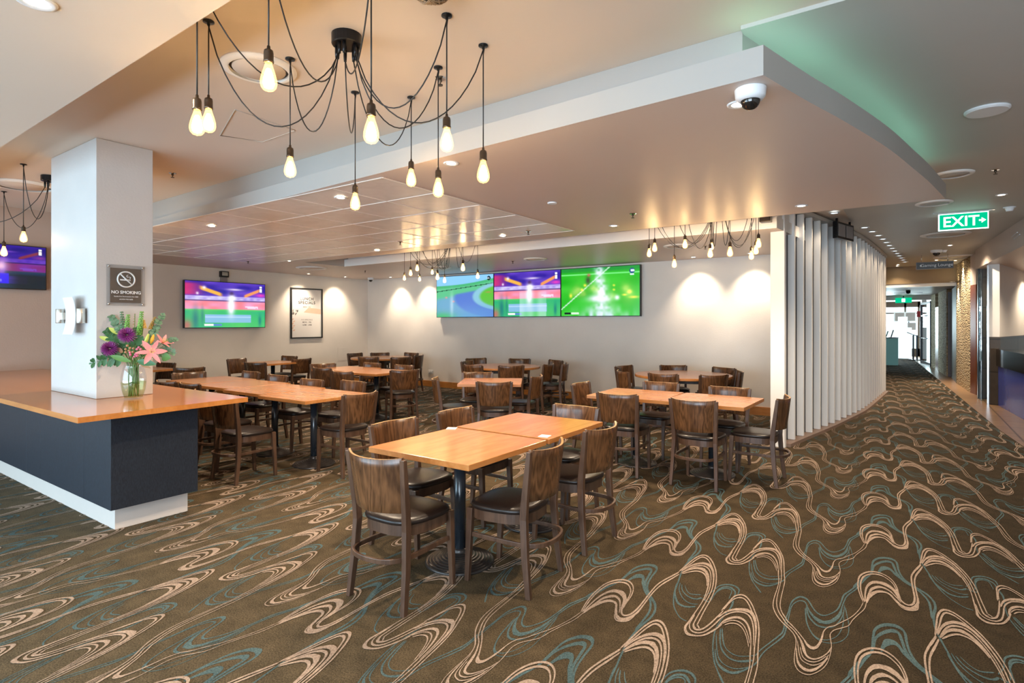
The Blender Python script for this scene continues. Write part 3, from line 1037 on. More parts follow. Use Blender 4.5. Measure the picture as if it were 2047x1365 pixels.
def make_chair():
    t = thing('dining_chair', 'x', 'chair')
    # cushion
    g = MB()
    nseg = 40

    def outline(k_, grow=0.0):
        a = 2 * PI * k_ / nseg
        ca, sa = math.cos(a), math.sin(a)
        q = 3.4
        x = math.copysign(abs(ca) ** (2 / q), ca)
        y = math.copysign(abs(sa) ** (2 / q), sa)
        wx = 0.205 + 0.012 * y
        if y < 0: wx -= 0.018 * (-y) ** 2
        return x * (wx + grow), y * (0.200 + grow) - 0.005

    prof = [(-0.012, 0.428), (0.0, 0.434), (0.004, 0.446), (0.0, 0.458), (-0.03, 0.467), (-0.09, 0.472), (-0.15, 0.474)]
    vs, fs = [], []
    for gr, z in prof:
        for k_ in range(nseg):
            x, y = outline(k_, gr)
            vs.append((x, y, z))
    m = len(prof)
    for i in range(m - 1):
        for k_ in range(nseg):
            fs.append((i * nseg + k_, i * nseg + (k_ + 1) % nseg, (i + 1) * nseg + (k_ + 1) % nseg, (i + 1) * nseg + k_))
    fs.append(tuple((m - 1) * nseg + k_ for k_ in range(nseg)))
    fs.append(tuple(range(nseg))[::-1])
    g.add(vs, fs, 0, True)
    g.build('seat', 'vinyl', t)
    # bentwood seat frame
    g = MB()
    vs, fs = [], []
    for gr, z in ((-0.008, 0.432), (-0.008, 0.375), (-0.030, 0.375), (-0.030, 0.432)):
        for k_ in range(nseg):
            x, y = outline(k_, gr)
            vs.append((x, y, z))
    for i in range(4):
        for k_ in range(nseg):
            j = (i + 1) % 4
            fs.append((i * nseg + (k_ + 1) % nseg, i * nseg + k_, j * nseg + k_, j * nseg + (k_ + 1) % nseg))
    g.add(vs, fs, 0, False)
    o = g.build('seat_frame', 'walnut_leg', t)
    # legs
    for s in (-1, 1):
        MB().taper((s * 0.178, 0.188, 0), (s * 0.176, 0.165, 0.43), (0.026, 0.028), (0.036, 0.040)).build('leg', 'walnut_leg', t, 0.003)
        g = MB()
        secs = [((s * 0.206, -0.232), 0.0, 0.028, 0.030), ((s * 0.196, -0.205), 0.22, 0.031, 0.038), ((s * 0.187, -0.192), 0.42, 0.033, 0.042),
                ((s * 0.190, -0.200), 0.52, 0.033, 0.038), ((s * 0.200, -0.222), 0.68, 0.032, 0.032), ((s * 0.208, -0.238), 0.80, 0.030, 0.026)]
        vs, fs = [], []
        for (x, y), z, wx, wy in secs:
            vs += [(x - wx / 2, y - wy / 2, z), (x + wx / 2, y - wy / 2, z), (x + wx / 2, y + wy / 2, z), (x - wx / 2, y + wy / 2, z)]
        for i in range(len(secs) - 1):
            for k_ in range(4):
                fs.append((4 * i + k_, 4 * i + (k_ + 1) % 4, 4 * i + 4 + (k_ + 1) % 4, 4 * i + 4 + k_))
        fs += [(3, 2, 1, 0), tuple(4 * (len(secs) - 1) + k_ for k_ in range(4))]
        g.add(vs, fs)
        g.build('leg', 'walnut_leg', t, 0.003)
    # curved veneer backrest
    vs, fs = [], []
    nu, nv = 16, 6
    for side in (0, 1):
        for j in range(nv + 1):
            v_ = j / nv
            z = 0.515 + 0.285 * v_
            half = 0.180 + 0.024 * v_
            yc = -0.202 - 0.034 * v_
            for i in range(nu + 1):
                u = -1 + 2 * i / nu
                bul = 0.072 * (1 - u * u)
                zz = z + (0.012 * (u * u) ** 2 * v_)
                vs.append((u * half, yc - bul - (0.008 if side == 0 else -0.008), zz))
    k_ = (nu + 1) * (nv + 1)
    for j in range(nv):
        for i in range(nu):
            a = j * (nu + 1) + i
            fs.append((a, a + 1, a + nu + 2, a + nu + 1))
            fs.append((k_ + a + 1, k_ + a, k_ + a + nu + 1, k_ + a + nu + 2))
    for i in range(nu):
        fs.append((i + 1, i, k_ + i, k_ + i + 1))
        a = nv * (nu + 1) + i
        fs.append((a, a + 1, k_ + a + 1, k_ + a))
    for j in range(nv):
        a = j * (nu + 1)
        fs.append((a, a + nu + 1, k_ + a + nu + 1, k_ + a))
        a += nu
        fs.append((a + nu + 1, a, k_ + a, k_ + a + nu + 1))
    g = MB().add(vs, fs, 0, True)
    for q_ in range(nu):
        g.mi[2 * nu * nv + 2 * q_ + 1] = 1
        g.sm[2 * nu * nv + 2 * q_ + 1] = False
    o = g.build('backrest', ['walnut', 'plyedge'], t, 0.0015, 1)
    # bentwood stretcher hoop, open to the front
    pts = [(-0.172, 0.160), (-0.180, 0.02), (-0.183, -0.12), (-0.175, -0.20), (-0.140, -0.262), (-0.08, -0.292), (0, -0.302)]
    pts = pts + [(-x, y) for x, y in pts[:-1][::-1]]
    pts = crom([(x, y, 0.275 if y > -0.1 else 0.275) for x, y in pts], 3)
    MB().tube(pts, 0, sect=(0.016, 0.026)).build('stretcher', 'walnut_leg', t, 0.003)
    return t


chair0 = make_chair()
first_chair = [True]


def chair(x, y, rz, label, group):
    if first_chair[0]:
        first_chair[0] = False
        chair0.location = (x, y, 0)
        chair0.rotation_euler = (0, 0, R(rz))
        chair0['label'] = label
        chair0['group'] = group
        return chair0
    return dup(chair0, (x, y, 0), R(rz), label, group)


def bchair(px, py, rz, label, group):
    """from the middle of its back's top edge (0.80 m up)"""
    p_ = P(px, py, 0.80)
    a = R(rz)
    chair(p_.x - math.sin(a) * 0.28, p_.y + math.cos(a) * 0.28, rz, label, group)


def toward(px, py, c_):
    p_ = P(px, py, 0.80)
    d_ = Vector((c_[0] - p_.x, c_[1] - p_.y))
    return math.degrees(math.atan2(-d_.x, d_.y))


G1 = 'chairs round the nearest double table'
chair(-2.32, 2.285, 1, 'walnut dining chair at the near end of the foreground table, seen from behind', G1)
chair(-1.935, 2.757, 95, 'walnut chair on the right long side of foreground table, nearer the camera', G1)
chair(-1.93, 3.485, 87, 'walnut chair on the right long side of foreground table, farther from camera', G1)
chair(-2.74, 2.80, -92, 'walnut chair on the left long side of foreground table, nearer the camera', G1)
chair(-2.74, 3.47, -90, 'walnut chair on the left long side of foreground table, farther from camera', G1)
chair(-2.29, 3.96, 178, 'walnut chair tucked under the far end of the foreground table', G1)
G2 = 'chairs round the double table by the white fins'
chair(-2.36, 5.41, 2, 'left of two chairs seen from behind at table by the white fins', G2)
chair(-1.60, 5.39, 0, 'chair with bold zigzag grain on its back at table by white fins', G2)
chair(-1.21, 5.80, 90, 'chair at the right end of the table, its back against the white fins', G2)
chair(-2.86, 5.82, -90, 'chair at the left end of the double table by the white fins', G2)
chair(-2.37, 6.20, 180, 'left of two chairs on the wall side of table by white fins', G2)
chair(-1.58, 6.12, 180, 'right of two chairs on the wall side of table by white fins', G2)
G3 = 'chairs round the right hand round table'
HC = (-2.72, 8.28)
for px, py, lab in ((1243, 731, 'rear of two chairs at the left side of the right hand round table'),
                    (1240, 742, 'front of two chairs at the left side of the right hand round table'),
                    (1345, 730, 'chair between the right hand round table and the back wall'),
                    (1323, 747.5, 'left of two chairs with backs to camera at right hand round table'),
                    (1431, 750, 'right of two chairs with backs to camera at right hand round table'),
                    (1451, 735, 'wide backed chair behind the right side of right hand round table'),
                    (1482, 743, 'chair seen edge-on at the right end of right hand round table')):
    bchair(px, py, toward(px, py, HC), lab, G3)
G4 = 'chairs round the middle round table'
EC = (-5.82, 8.08)
for px, py, lab in ((930, 722, 'chair at the left end of the middle round table'),
                    (950, 716, 'chair behind the left part of middle round table by back wall'),
                    (942, 730, 'chair at the near left of the middle round table'),
                    (1040, 717, 'chair behind the right part of middle round table by back wall'),
                    (1023, 731, 'chair with its back to camera in front of middle round table'),
                    (1115, 720, 'rearmost of three chairs bunched at the right of middle round table'),
                    (1101, 728, 'left front one of three chairs bunched at right of middle round table'),
                    (1133, 727, 'right front one of three chairs bunched at right of middle round table')):
    bchair(px, py, toward(px, py, EC), lab, G4)
G5 = 'chairs round the small skewed square table'
bchair(868, 757, -48, 'lone chair seen side-on left of the small skewed square table', G5)
bchair(987, 764, 30, 'chair with its back to camera at the small skewed square table', G5)
bchair(1078, 752, 105, 'chair on the right side of the small skewed square table', G5)
bchair(955, 744, 213, 'chair on the far side of the small skewed square table', G5)
G6 = 'chairs round the corner table at the back'
DC = (-9.45, 8.6)
for px, py, lab in ((707, 706, 'leftmost chair of the round table in the far room corner'),
                    (735, 714, 'left chair with its back to camera at far corner round table'),
                    (759, 705, 'left chair against the back wall at far corner round table'),
                    (803, 714, 'right chair with its back to camera at far corner round table'),
                    (825, 705, 'right chair against the back wall at far corner round table'),
                    (841, 710, 'rightmost chair seen edge-on at far corner round table')):
    bchair(px, py, toward(px, py, DC), lab, G6)
G7 = 'chairs round the single table by the left wall'
bchair(470, 717, -80, 'chair at the left end of the single table below the television', G7)
bchair(507, 725, 22, 'chair with its back to camera near the single table below television', G7)
bchair(582, 711.5, 190, 'light faced chair on wall side of the single table below television', G7)
bchair(606, 717, 92, 'chair seen edge-on at the right end of single table below television', G7)
G8 = 'chairs round the middle double table'
bchair(639, 735.6, 2, 'left of two chairs with backs to camera at the middle double table', G8)
bchair(679.6, 743, 2, 'right of two chairs with backs to camera at the middle double table', G8)
bchair(644, 727, -110, 'chair at the far left corner of the middle double table', G8)
bchair(748, 725.5, 180, 'left of two chairs on the far side of the middle double table', G8)
bchair(812, 730, 180, 'right of two chairs on the far side of the middle double table', G8)
bchair(810, 740, 60, 'chair at the right end of middle double table, seen from behind', G8)
G9 = 'chairs along the long row of four tables'
chair(-4.69, 3.75, 90, 'chair at the near right end of the long row of four tables', G9)
chair(-5.275, 3.05, 1, 'chair just beyond the counter corner, right of those facing the long row', G9)
chair(-5.90, 3.20, 0, 'second chair beyond the counter corner along the long row of tables', G9)
bchair(372, 767, 2, 'third chair beyond the counter, only its curved back top showing', G9)
bchair(325, 763, 4, 'fourth chair beyond the counter, next to the white column', G9)
bchair(712, 762, 180, 'rightmost chair on the far side of the long row of tables', G9)
bchair(630, 758.5, 182, 'second chair from the right on far side of long row of tables', G9)
bchair(562, 750, 180, 'third chair from the right on far side of long row of tables', G9)
bchair(508, 743, 180, 'fourth chair from the right on far side of long row of tables', G9)
bchair(376, 744.5, -100, 'chair facing the left end of the long row of four tables', G9)
G10 = 'chairs at the table beside the column'
bchair(337, 725, 195, 'light faced chair at the table just right of the column', G10)
bchair(378, 735, 60, 'dark backed chair beside the table just right of the column', G10)

# ------------------------------------------------------------------ tables
TH = 0.742


def base_mb():
    g = MB()
    prof = [(0.0, 0.0), (0.215, 0.0), (0.217, 0.006)]
    for i in range(9):
        r = 0.213 - i * 0.019
        z = 0.010 + i * 0.0055
        prof += [(r, z + 0.006), (r - 0.007, z + 0.008), (r - 0.014, z + 0.004)]
    prof += [(0.044, 0.075), (0.042, 0.09), (0.0, 0.09)]
    return g.lathe(prof, n=40)


def make_table():
    t = thing('pedestal_table', 'x', 'table')
    MB().box((-0.395, -0.395, TH - 0.034), (0.395, 0.395, TH)).build('tabletop', 'top', t, 0.003)
    MB().lathe([(0.0, 0.06), (0.037, 0.06), (0.037, TH - 0.045), (0, TH - 0.045)], n=20).build('pole', 'pole', t)
    MB().box((-0.2, -0.03, TH - 0.046), (0.2, 0.03, TH - 0.035)).box((-0.03, -0.2, TH - 0.0465), (0.03, 0.2, TH - 0.0355)).build('bracket', 'pole', t)
    base_mb().build('base', 'base', t)
    return t


tab0 = make_table()
tf = [True]


def table(x, y, rz, label, group=None):
    if tf[0]:
        tf[0] = False
        tab0.location = (x, y, 0)
        tab0.rotation_euler = (0, 0, R(rz))
        tab0['label'] = label
        if group: tab0['group'] = group
        return tab0
    return dup(tab0, (x, y, 0), R(rz), label, group)


GT = 'pair of tables pushed together in the foreground'
table(-2.311, 2.737, 90, 'nearer square pedestal table of the foreground pair, honey timber top', GT)
table(-2.311, 3.562, 90, 'farther square pedestal table of the foreground pair, honey timber top', GT)
GT = 'pair of tables by the white fins'
table(-2.385, 5.735, 2, 'left table of the honey timber pair beside the white fins', GT)
table(-1.588, 5.735, -1, 'right table of the honey timber pair beside the white fins', GT)
GT = 'row of four tables beyond the counter'
for i, (x, y) in enumerate(((-5.165, 3.73), (-5.975, 3.79), (-6.785, 3.86), (-7.595, 3.90))):
    table(x, y, (1.0, 0.3, 1.6, 0.2)[i], ['rightmost and nearest table of the row of four beyond the counter', 'second table from the right in the row of four beyond counter',
                    'third table from the right in the row of four beyond counter', 'leftmost table of the row of four beyond the counter'][i], GT)
GT = 'middle double table'
table(-6.83, 6.07, 3, 'right table of the double table in the middle of the room', GT)
table(-7.64, 6.15, 3, 'left table of the double table in the middle of the room', GT)
table(-10.03, 6.32, 3, 'single square table below the television on the left wall')
table(-10.3, 4.13, 6, 'table just right of the column, only its edge showing')
table(-4.445, 5.895, 32.8, 'small square table set skewed in front of the middle round table')


def round_table(x, y, r, legr, label, rz):
    t = thing('round_table', label, 'table', (x, y, 0), R(rz), 'round tables along the back wall')
    MB().lathe([(0, TH - 0.036), (r - 0.004, TH - 0.036), (r, TH - 0.030), (r, TH - 0.005), (r - 0.004, TH), (0, TH)], n=64, smooth=False).build('tabletop', 'top', t)
    for sx in (-1, 1):
        for sy in (-1, 1):
            MB().taper((sx * legr, sy * legr, 0), (sx * legr, sy * legr, TH - 0.037), (0.075, 0.075), (0.085, 0.085)).build('leg', 'walnut_leg', t, 0.004)
    g = MB()
    for s in (-1, 1):
        g.box((-legr, s * legr - 0.012, TH - 0.11), (legr, s * legr + 0.012, TH - 0.037))
        g.box((s * legr - 0.012, -legr, TH - 0.111), (s * legr + 0.012, legr, TH - 0.038))
    g.build('apron', 'walnut_leg', t)


round_table(-2.72, 8.28, 0.69, 0.30, 'round timber table on the right, in front of back wall', 20)
round_table(-5.82, 8.08, 0.64, 0.28, 'round timber table in the middle, below the three screens', 30)
round_table(-9.45, 8.55, 0.66, 0.28, 'round timber table in the far corner of the room', 10)

# small cards lying on the foreground tables
for (px, py, rz, lab) in ((903, 856.5, 30, 'small white card on the left edge of foreground table'), (1089, 872, 10, 'small white card on the right edge of foreground table')):
    p_ = P(px, py, TH)
    o = MB().box((-0.035, -0.035, 0), (0.035, 0.035, 0.003)).box((-0.022, -0.022, 0.003), (0.022, 0.022, 0.0034), 1).build('table_card', ['paper', 'trimw'])
    o.location = (p_.x, p_.y, TH + 0.0005)
    o.rotation_euler = (0, 0, R(rz))
    tag(o, lab, 'card', 'cards on the foreground table')

# ------------------------------------------------------------------ lamps
def bulb_parts(parent, x, y, ztop, zbot):
    """lamp holder from ztop, teardrop bulb down to zbot (all relative to parent)"""
    L = ztop - zbot
    hs = L * 0.36
    k_ = L / 0.185
    MB().lathe([(0, 0), (0.006, 0), (0.007, -0.012), (0.017 * k_, -0.018 * k_), (0.019 * k_, -0.03 * k_), (0.019 * k_, -hs + 0.008), (0.0205 * k_, -hs + 0.006), (0.0205 * k_, -hs), (0, -hs)][::-1],
               (x, y, ztop), 16).build('lamp_holder', 'bronze', parent)
    b = ztop - hs
    H = L - hs
    prof = [(0.0, -1.0), (0.003, -0.985), (0.006, -0.955), (0.020, -0.93), (0.029, -0.84), (0.0325, -0.72), (0.0315, -0.58), (0.026, -0.38), (0.019, -0.2), (0.014, -0.06), (0.0135, 0.0)]
    gl = MB().lathe([(r * k_, z * H) for r, z in prof], (x, y, b), 18).build('bulb', 'bulb', parent)
    prof = [(0.0, -0.90), (0.017, -0.84), (0.0225, -0.72), (0.021, -0.58), (0.0155, -0.38), (0.008, -0.22), (0.0, -0.2)]
    MB().lathe([(r * k_, z * H) for r, z in prof], (x, y, b), 10, smooth=True).build('filament_glow', 'bulb_core', gl)
    return gl


def sag(a, b, drop, n=16):
    a, b = Vector(a), Vector(b)
    out = []
    for i in range(n + 1):
        t = i / n
        p_ = a.lerp(b, t)
        s_ = 4 * t * (1 - t)
        p_.z -= drop * (s_ ** 0.8)
        out.append(p_)
    return out


def chandelier(cxy, cz, label, drops, r=0.075, seed=1):
    """drops: (x, y, holder top z, bulb tip z, loop sag)"""
    rnd = random.Random(seed)
    t = thing('pendant_cluster', label, 'pendant light', (cxy[0], cxy[1], cz), 0, 'cable pendant clusters')
    MB().lathe([(0, -0.055), (r - 0.004, -0.055), (r, -0.05), (r, -0.001), (0, -0.001)], n=28, smooth=False).build('canopy', 'blackm', t)
    for i, (x, y, zt, zb, dr) in enumerate(drops):
        X, Y_, = x - cxy[0], y - cxy[1]
        a = math.atan2(Y_, X) + rnd.uniform(-.4, .4)
        s0 = Vector((math.cos(a) * r * 0.7, math.sin(a) * r * 0.7, -0.085))
        MB().lathe([(0, -0.03), (0.007, -0.03), (0.009, 0), (0.009, 0.028), (0, 0.028)], s0, 8).build('cable_gland', 'blackm', t)
        hk = MB().lathe([(0, -0.022), (0.006, -0.022), (0.008, -0.008), (0.026, -0.006), (0.026, 0), (0, 0)], (X, Y_, -0.001), 14).build('ceiling_hook', 'blackm', t)
        hp = Vector((X, Y_, -0.026))
        pts = sag(s0 - Vector((0, 0, 0.025)), hp, dr)
        mb = MB().tube(pts, 0.0034, 6)
        mb.tube([hp, hp + Vector((0.006, 0, 0.006)), Vector((X, Y_, -0.05)), Vector((X, Y_, (zt - cz) * 0.5)), Vector((X, Y_, zt - cz))], 0.0034, 6)
        mb.build('cable', 'black', t)
        bulb_parts(t, X, Y_, zt - cz, zb - cz)
    return t


cc = P(693, 70, CEIL)
drops = []
for hook, sy, by, dr in (((417, 42), 190, 266, 0.42), ((580, 117), 290, 356, 0.38), ((710, 184), 366, 421, 0.30), ((822, 194), 318, 374, 0.36), ((876, 134), 335, 395, 0.34), ((893, 30), 228, 305, 0.34), ((966, 90), 295, 367, 0.36)):
    h_ = P(*hook, CEIL)
    drops.append((h_.x, h_.y, height(sy, h_.x, h_.y), height(by, h_.x, h_.y), dr))
for px, sy, by, z, dr in ((394, 190, 272, 2.34, 0.30), (537, 92, 184, 2.17, 0.30), (742, 200, 289, 2.30, 0.24)):
    x_ = (px - CX) * z / F
    X, Y_ = x_ * cs - z * sn, x_ * sn + z * cs
    drops.append((X, Y_, EYE - (sy - HY) * z / F, EYE - (by - HY) * z / F, dr))
chandelier((cc.x, cc.y), CEIL, 'large black cable pendant with ten glowing bulbs in the foreground ceiling', drops)

drops = []
rnd = random.Random(3)
for (x, tip_, so) in ((138, 650, 440), (222, 570, 350), (525, 815, 605), (690, 520, 295), (1080, 660, 430), (1103, 540, 360), (1385, 645, 400), (1715, 690, 475), (1785, 610, 385), (1825, 510, 275)):
    Yp = 6.62 + rnd.uniform(-.10, .30)
    p_ = onY(1280 + x / 7.7245, 430 + tip_ / 7.7245, Yp)
    drops.append((p_.x, p_.y, onY(1280 + x / 7.7245, 430 + so / 7.7245, Yp).z, p_.z, rnd.uniform(.45, .56)))
chandelier((-1.80, 6.75), CEIL, 'cable pendant cluster in the ceiling recess above the right hand tables', drops, seed=4)
drops = []
for (x, tip_, so) in ((210, 920, 720), (350, 815, 590), (500, 710, 470), (555, 940, 755), (843, 785, 595), (960, 905, 665), (1122, 975, 765), (1540, 710, 430), (1875, 880, 655)):
    Yp = 6.62 + rnd.uniform(-.10, .30)
    p_ = onY(790 + x / 11.37, 480 + tip_ / 11.37, Yp)
    drops.append((p_.x, p_.y, onY(790 + x / 11.37, 480 + so / 11.37, Yp).z, p_.z, rnd.uniform(.45, .56)))
chandelier((-5.85, 6.78), CEIL, 'cable pendant cluster in the recess left of the three wall screens', drops, seed=5)
c0_, h0_ = P(100, 352, CEIL), P(47, 328, CEIL)
h1_ = P(14, 400, CEIL)
chandelier((c0_.x, c0_.y), CEIL, 'cable pendant cluster half hidden behind the left side of the column',
           [(h0_.x, h0_.y, height(450, h0_.x, h0_.y), height(485, h0_.x, h0_.y), .40), (h0_.x + 0.10, h0_.y + 0.28, 2.34, 2.155, .46),
            (-8.3, 1.95, 2.42, 2.24, .4), (-7.9, 1.2, 2.42, 2.24, .42), (-6.6, 2.5, 2.42, 2.24, .35), (-7.2, 2.62, 2.5, 2.32, .3)], seed=6)


dl0 = None


def downlight(x, y, z, label, power, cone=110, tilt=None, spot=True, r=0.045, group='ceiling downlights', lens='lens', blend=0.6):
    t = thing('downlight', label, 'downlight', (x, y, z), 0, group)
    MB().lathe([(r * 0.72, -0.004), (r, -0.008), (r * 1.18, -0.006), (r * 1.22, -0.0005), (r * 0.72, -0.0005)], n=24).build('trim_ring', 'trimw', t)
    MB().lathe([(0, -0.003), (r * 0.72, -0.003), (r * 0.72, -0.001), (0, -0.001)], n=20, smooth=False).build('lens', lens, t)
    if spot and power > 0:
        l = bpy.data.lights.new('downlight_beam', 'SPOT')
        l.energy = power
        l.color = WARM2
        l.spot_size = R(cone)
        l.spot_blend = blend
        l.shadow_soft_size = 0.03
        o = bpy.data.objects.new('downlight_beam', l)
        o.location = (x, y, z - 0.02)
        if tilt: o.rotation_euler = tilt
        COL.objects.link(o)
    return t


for (px, py, lab) in ((902, 326, 'bright downlight in the soffit just below the foreground bulbs'), (681, 393, 'downlight in the tiled ceiling left of the hanging foreground bulb'),
                      (423, 450, 'leftmost downlight in the tiled ceiling above the long table row'), (1005, 470, 'downlight in the tiled ceiling near its right corner'),
                      (754, 499, 'downlight at the tiled ceiling edge left of the recess bulbs'), (577.7, 521, 'downlight near the left end of the ceiling recess'),
                      (1227, 451, 'downlight in the plain soffit right of the tiled ceiling'), (1602, 411, 'downlight in the soffit right above the white fins'),
                      (1476, 208, 'downlight beside the dome camera at the soffit corner')):
    p_ = P(px, py, LOW)
    downlight(p_.x, p_.y, LOW - (0.008 if px in (681, 423, 1005, 754) else 0), lab, 98, 140)
for (x, y, ty, tx, lab) in ((P(617, 547, LOW).x, P(617, 547, LOW).y, 0, 28, 'wall washing downlight above the framed lunch poster'), (P(690, 553, LOW).x, P(690, 553, LOW).y, 0, 28, 'wall washing downlight between the poster and the room corner')):
    downlight(x, y, LOW, lab, 60, 85, (0, R(22), 0), blend=0.9)
for (px, lab) in ((781, 'wall washing downlight nearest the room corner on back wall'), (838, 'wall washing downlight just left of the three screens'),
                  (1386, 'wall washing downlight just right of the three screens'), (1500, 'wall washing downlight at the fin end of back wall')):
    q = onY(px, 560, YB - 0.35)
    downlight(q.x, YB - 0.35, LOW, lab, 60, 85, (R(18), 0, 0), blend=0.9)
p_ = P(72, 2, 2.72)
downlight(p_.x, p_.y, 2.72, 'large bright downlight at the top left corner of the photo', 70, 150, r=0.055)
CC = 2.95
for (px, py, lab) in ((2002, 389, 'corridor downlight above the white smoke detector'), (1899, 490, 'corridor downlight beyond the exit sign'),
                      (1876, 515, 'nearer of two small downlights behind the black dome'), (1872, 519.5, 'farther of two small downlights behind the black dome')):
    p_ = P(px, py, CC)
    downlight(p_.x, p_.y, CC, lab, 110 if px != 1872 else 0, 140)
# unseen neighbours that light the left bay and the near floor
for i, (x, y, z) in enumerate(((-8.2, 1.0, CEIL), )):
    pass
# row of small fittings above the fins
nrow = 17
nlab = -1
for i in range(nrow):
    y = 8.1 + i * 0.52
    if 9.0 < y < 9.9: continue
    nlab += 1
    x_, y_ = offpath(min(y, 14.6), 0.22)
    if y > 14.6: y_ = y; x_ += (y - 14.6) * 0.06
    downlight(x_, y_, CC, ORD[nlab] + ' small cool fitting in the ceiling row above the fins, from the near end', 9, 120, spot=True, r=0.055, group='small fittings above the white fins', lens='lensc')
# warm accent lights on the stone walls and entrance
for (x, y, lab) in ((0.90, 16.7, 'warm accent downlight over the near stone wall, nearer one'), (0.88, 17.5, 'warm accent downlight over the near stone wall, farther one'),
                    (0.62, 20.9, 'warm accent downlight over the far stone wall'), (0.35, 18.9, 'warm downlight beyond the header beam')):
    downlight(x, y, CC if y < 17.5 else 2.5, lab, 110, 70, (0, R(-8), 0))
for (px, py) in ((1795, 529), (1795, 539)):
    p_ = P(px, py, CC)
    downlight(p_.x, min(p_.y, 17.5), CC, 'small warm downlight at the corridor corner past the fins' if py == 529 else 'second small warm downlight at the corridor corner past fins', 25)

# ------------------------------------------------------------------ ceiling fittings
def diffuser(px, py, h, r, label, mt='ceil', rr=0.72):
    p_ = P(px, py, h)
    t = thing('air_diffuser', label, 'air vent', (p_.x, p_.y, h), 0, 'round ceiling air diffusers')
    MB().lathe([(r * 0.78, -0.02), (r * 0.86, -0.022), (r, -0.010), (r, -0.0005), (r * 0.78, -0.0005)], n=48).build('outer_ring', 'white', t)
    MB().lathe([(r * 0.70, -0.0035), (r * 0.775, -0.0035), (r * 0.775, -0.001), (r * 0.70, -0.001)], n=48, smooth=False).build('slot', 'black', t)
    MB().lathe([(0, -0.014), (r * 0.69, -0.014), (r * 0.70, -0.010), (r * 0.69, -0.001)], n=48).build('centre_plate', mt, t)


diffuser(518, 136, CEIL, 0.205, 'large round air diffuser behind the foreground pendant cables')
diffuser(48, 370, CEIL, 0.30, 'round air diffuser left of the column', 'ceil')
diffuser(1905, 347, CC, 0.17, 'round corridor air diffuser behind the soffit tip', 'ceilr')
diffuser(1867, 405, CC, 0.19, 'round corridor air diffuser left of the exit sign', 'ceilr')
diffuser(1890, 468, CC, 0.34, 'wide round corridor air diffuser beyond the exit sign', 'ceilr')
diffuser(1912, 513, CC, 0.42, 'wide flat corridor diffuser beside the stone wall', 'ceilr')
diffuser(1070, 517, LOW, 0.20, 'small round diffuser above the screens')
diffuser(1358, 491, LOW, 0.22, 'round diffuser behind the right recess bulbs')
diffuser(878, 534, LOW, 0.24, 'round diffuser left of the screens near back wall')
diffuser(623, 535, LOW, 0.30, 'round diffuser by the left end of the recess')


def disc(name, px, py, h, r, label, cat, mt='trimw', th=0.012):
    p_ = P(px, py, h)
    o = MB().lathe([(0, -th), (r * 0.9, -th), (r, -th * 0.5), (r, -0.0005), (0, -0.0005)], n=40, smooth=False).build(name, mt, None, loc=(p_.x, p_.y, h))
    tag(o, label, cat)
    return o


disc('ceiling_speaker', 1973, 219, CC, 0.125, 'large flat white round speaker on the grey ceiling at right', 'speaker', th=0.02)
disc('cover_plate', 1104, 405, LOW - .0, 0.045, 'small white round cover plate on the soffit', 'cover plate')


def smoke(px, py, h, label, r=0.06, dark=False):
    p_ = P(px, py, h)
    t = thing('smoke_detector', label, 'smoke detector', (p_.x, p_.y, h))
    MB().lathe([(0, -0.010), (r, -0.010), (r * 1.05, -0.0005), (0, -0.0005)], n=28, smooth=False).build('base', 'trimw', t)
    MB().lathe([(0, -r * 0.85), (r * 0.55, -r * 0.85), (r * 0.8, -0.0105), (0, -0.0105)], n=28, smooth=False).build('cap', 'black' if dark else 'trimw', t)


smoke(2018, 414, CC, 'white conical smoke detector on the corridor ceiling')
smoke(1888, 500, CC, 'small white detector beside the black dome', 0.05)


def dome_cam(px, py, h, label, r=0.07, dark=False, wall_=None):
    p_ = P(px, py, h) if wall_ is None else wall_
    t = thing('dome_camera', label, 'security camera', (p_[0], p_[1], h))
    MB().lathe([(0, -0.055), (r * 0.75, -0.055), (r * 0.95, -0.04), (r, -0.006), (r, -0.0005), (0, -0.0005)], n=32).build('housing', 'trimw', t)
    prof = [(r * 0.62 * math.sin(a * PI / 16), -0.0555 - r * 0.62 * math.cos(a * PI / 16)) for a in range(9)]
    MB().lathe(prof, n=28).build('dome', 'dstone', t)
    MB().lathe([(0, -0.075), (0.012, -0.075), (0.012, -0.0552), (0, -0.0552)], (r * 0.2, 0, -0.01), 10).build('lens', 'chrome', t)


dome_cam(1500, 178, LOW, 'white dome security camera under the front soffit corner')
dome_cam(741, 555, LOW, 'small white dome camera in the far room corner', 0.075)
dome_cam(1872, 500, CC, 'black glass dome camera on the corridor ceiling', 0.10)


def sprinkler(px, py, h, label):
    p_ = P(px, py, h)
    t = thing('sprinkler', label, 'sprinkler', (p_.x, p_.y, h), 0, 'ceiling sprinklers')
    MB().lathe([(0, -0.006), (0.03, -0.006), (0.034, -0.0005), (0, -0.0005)], n=20, smooth=False).build('escutcheon', 'chrome', t)
    MB().lathe([(0, -0.04), (0.004, -0.04), (0.004, -0.028), (0.011, -0.022), (0.011, -0.0061), (0, -0.0061)], n=12).lathe([(0, -0.046), (0.016, -0.046), (0.016, -0.0405), (0, -0.0405)], n=12, smooth=False).build('head', 'bronze', t)


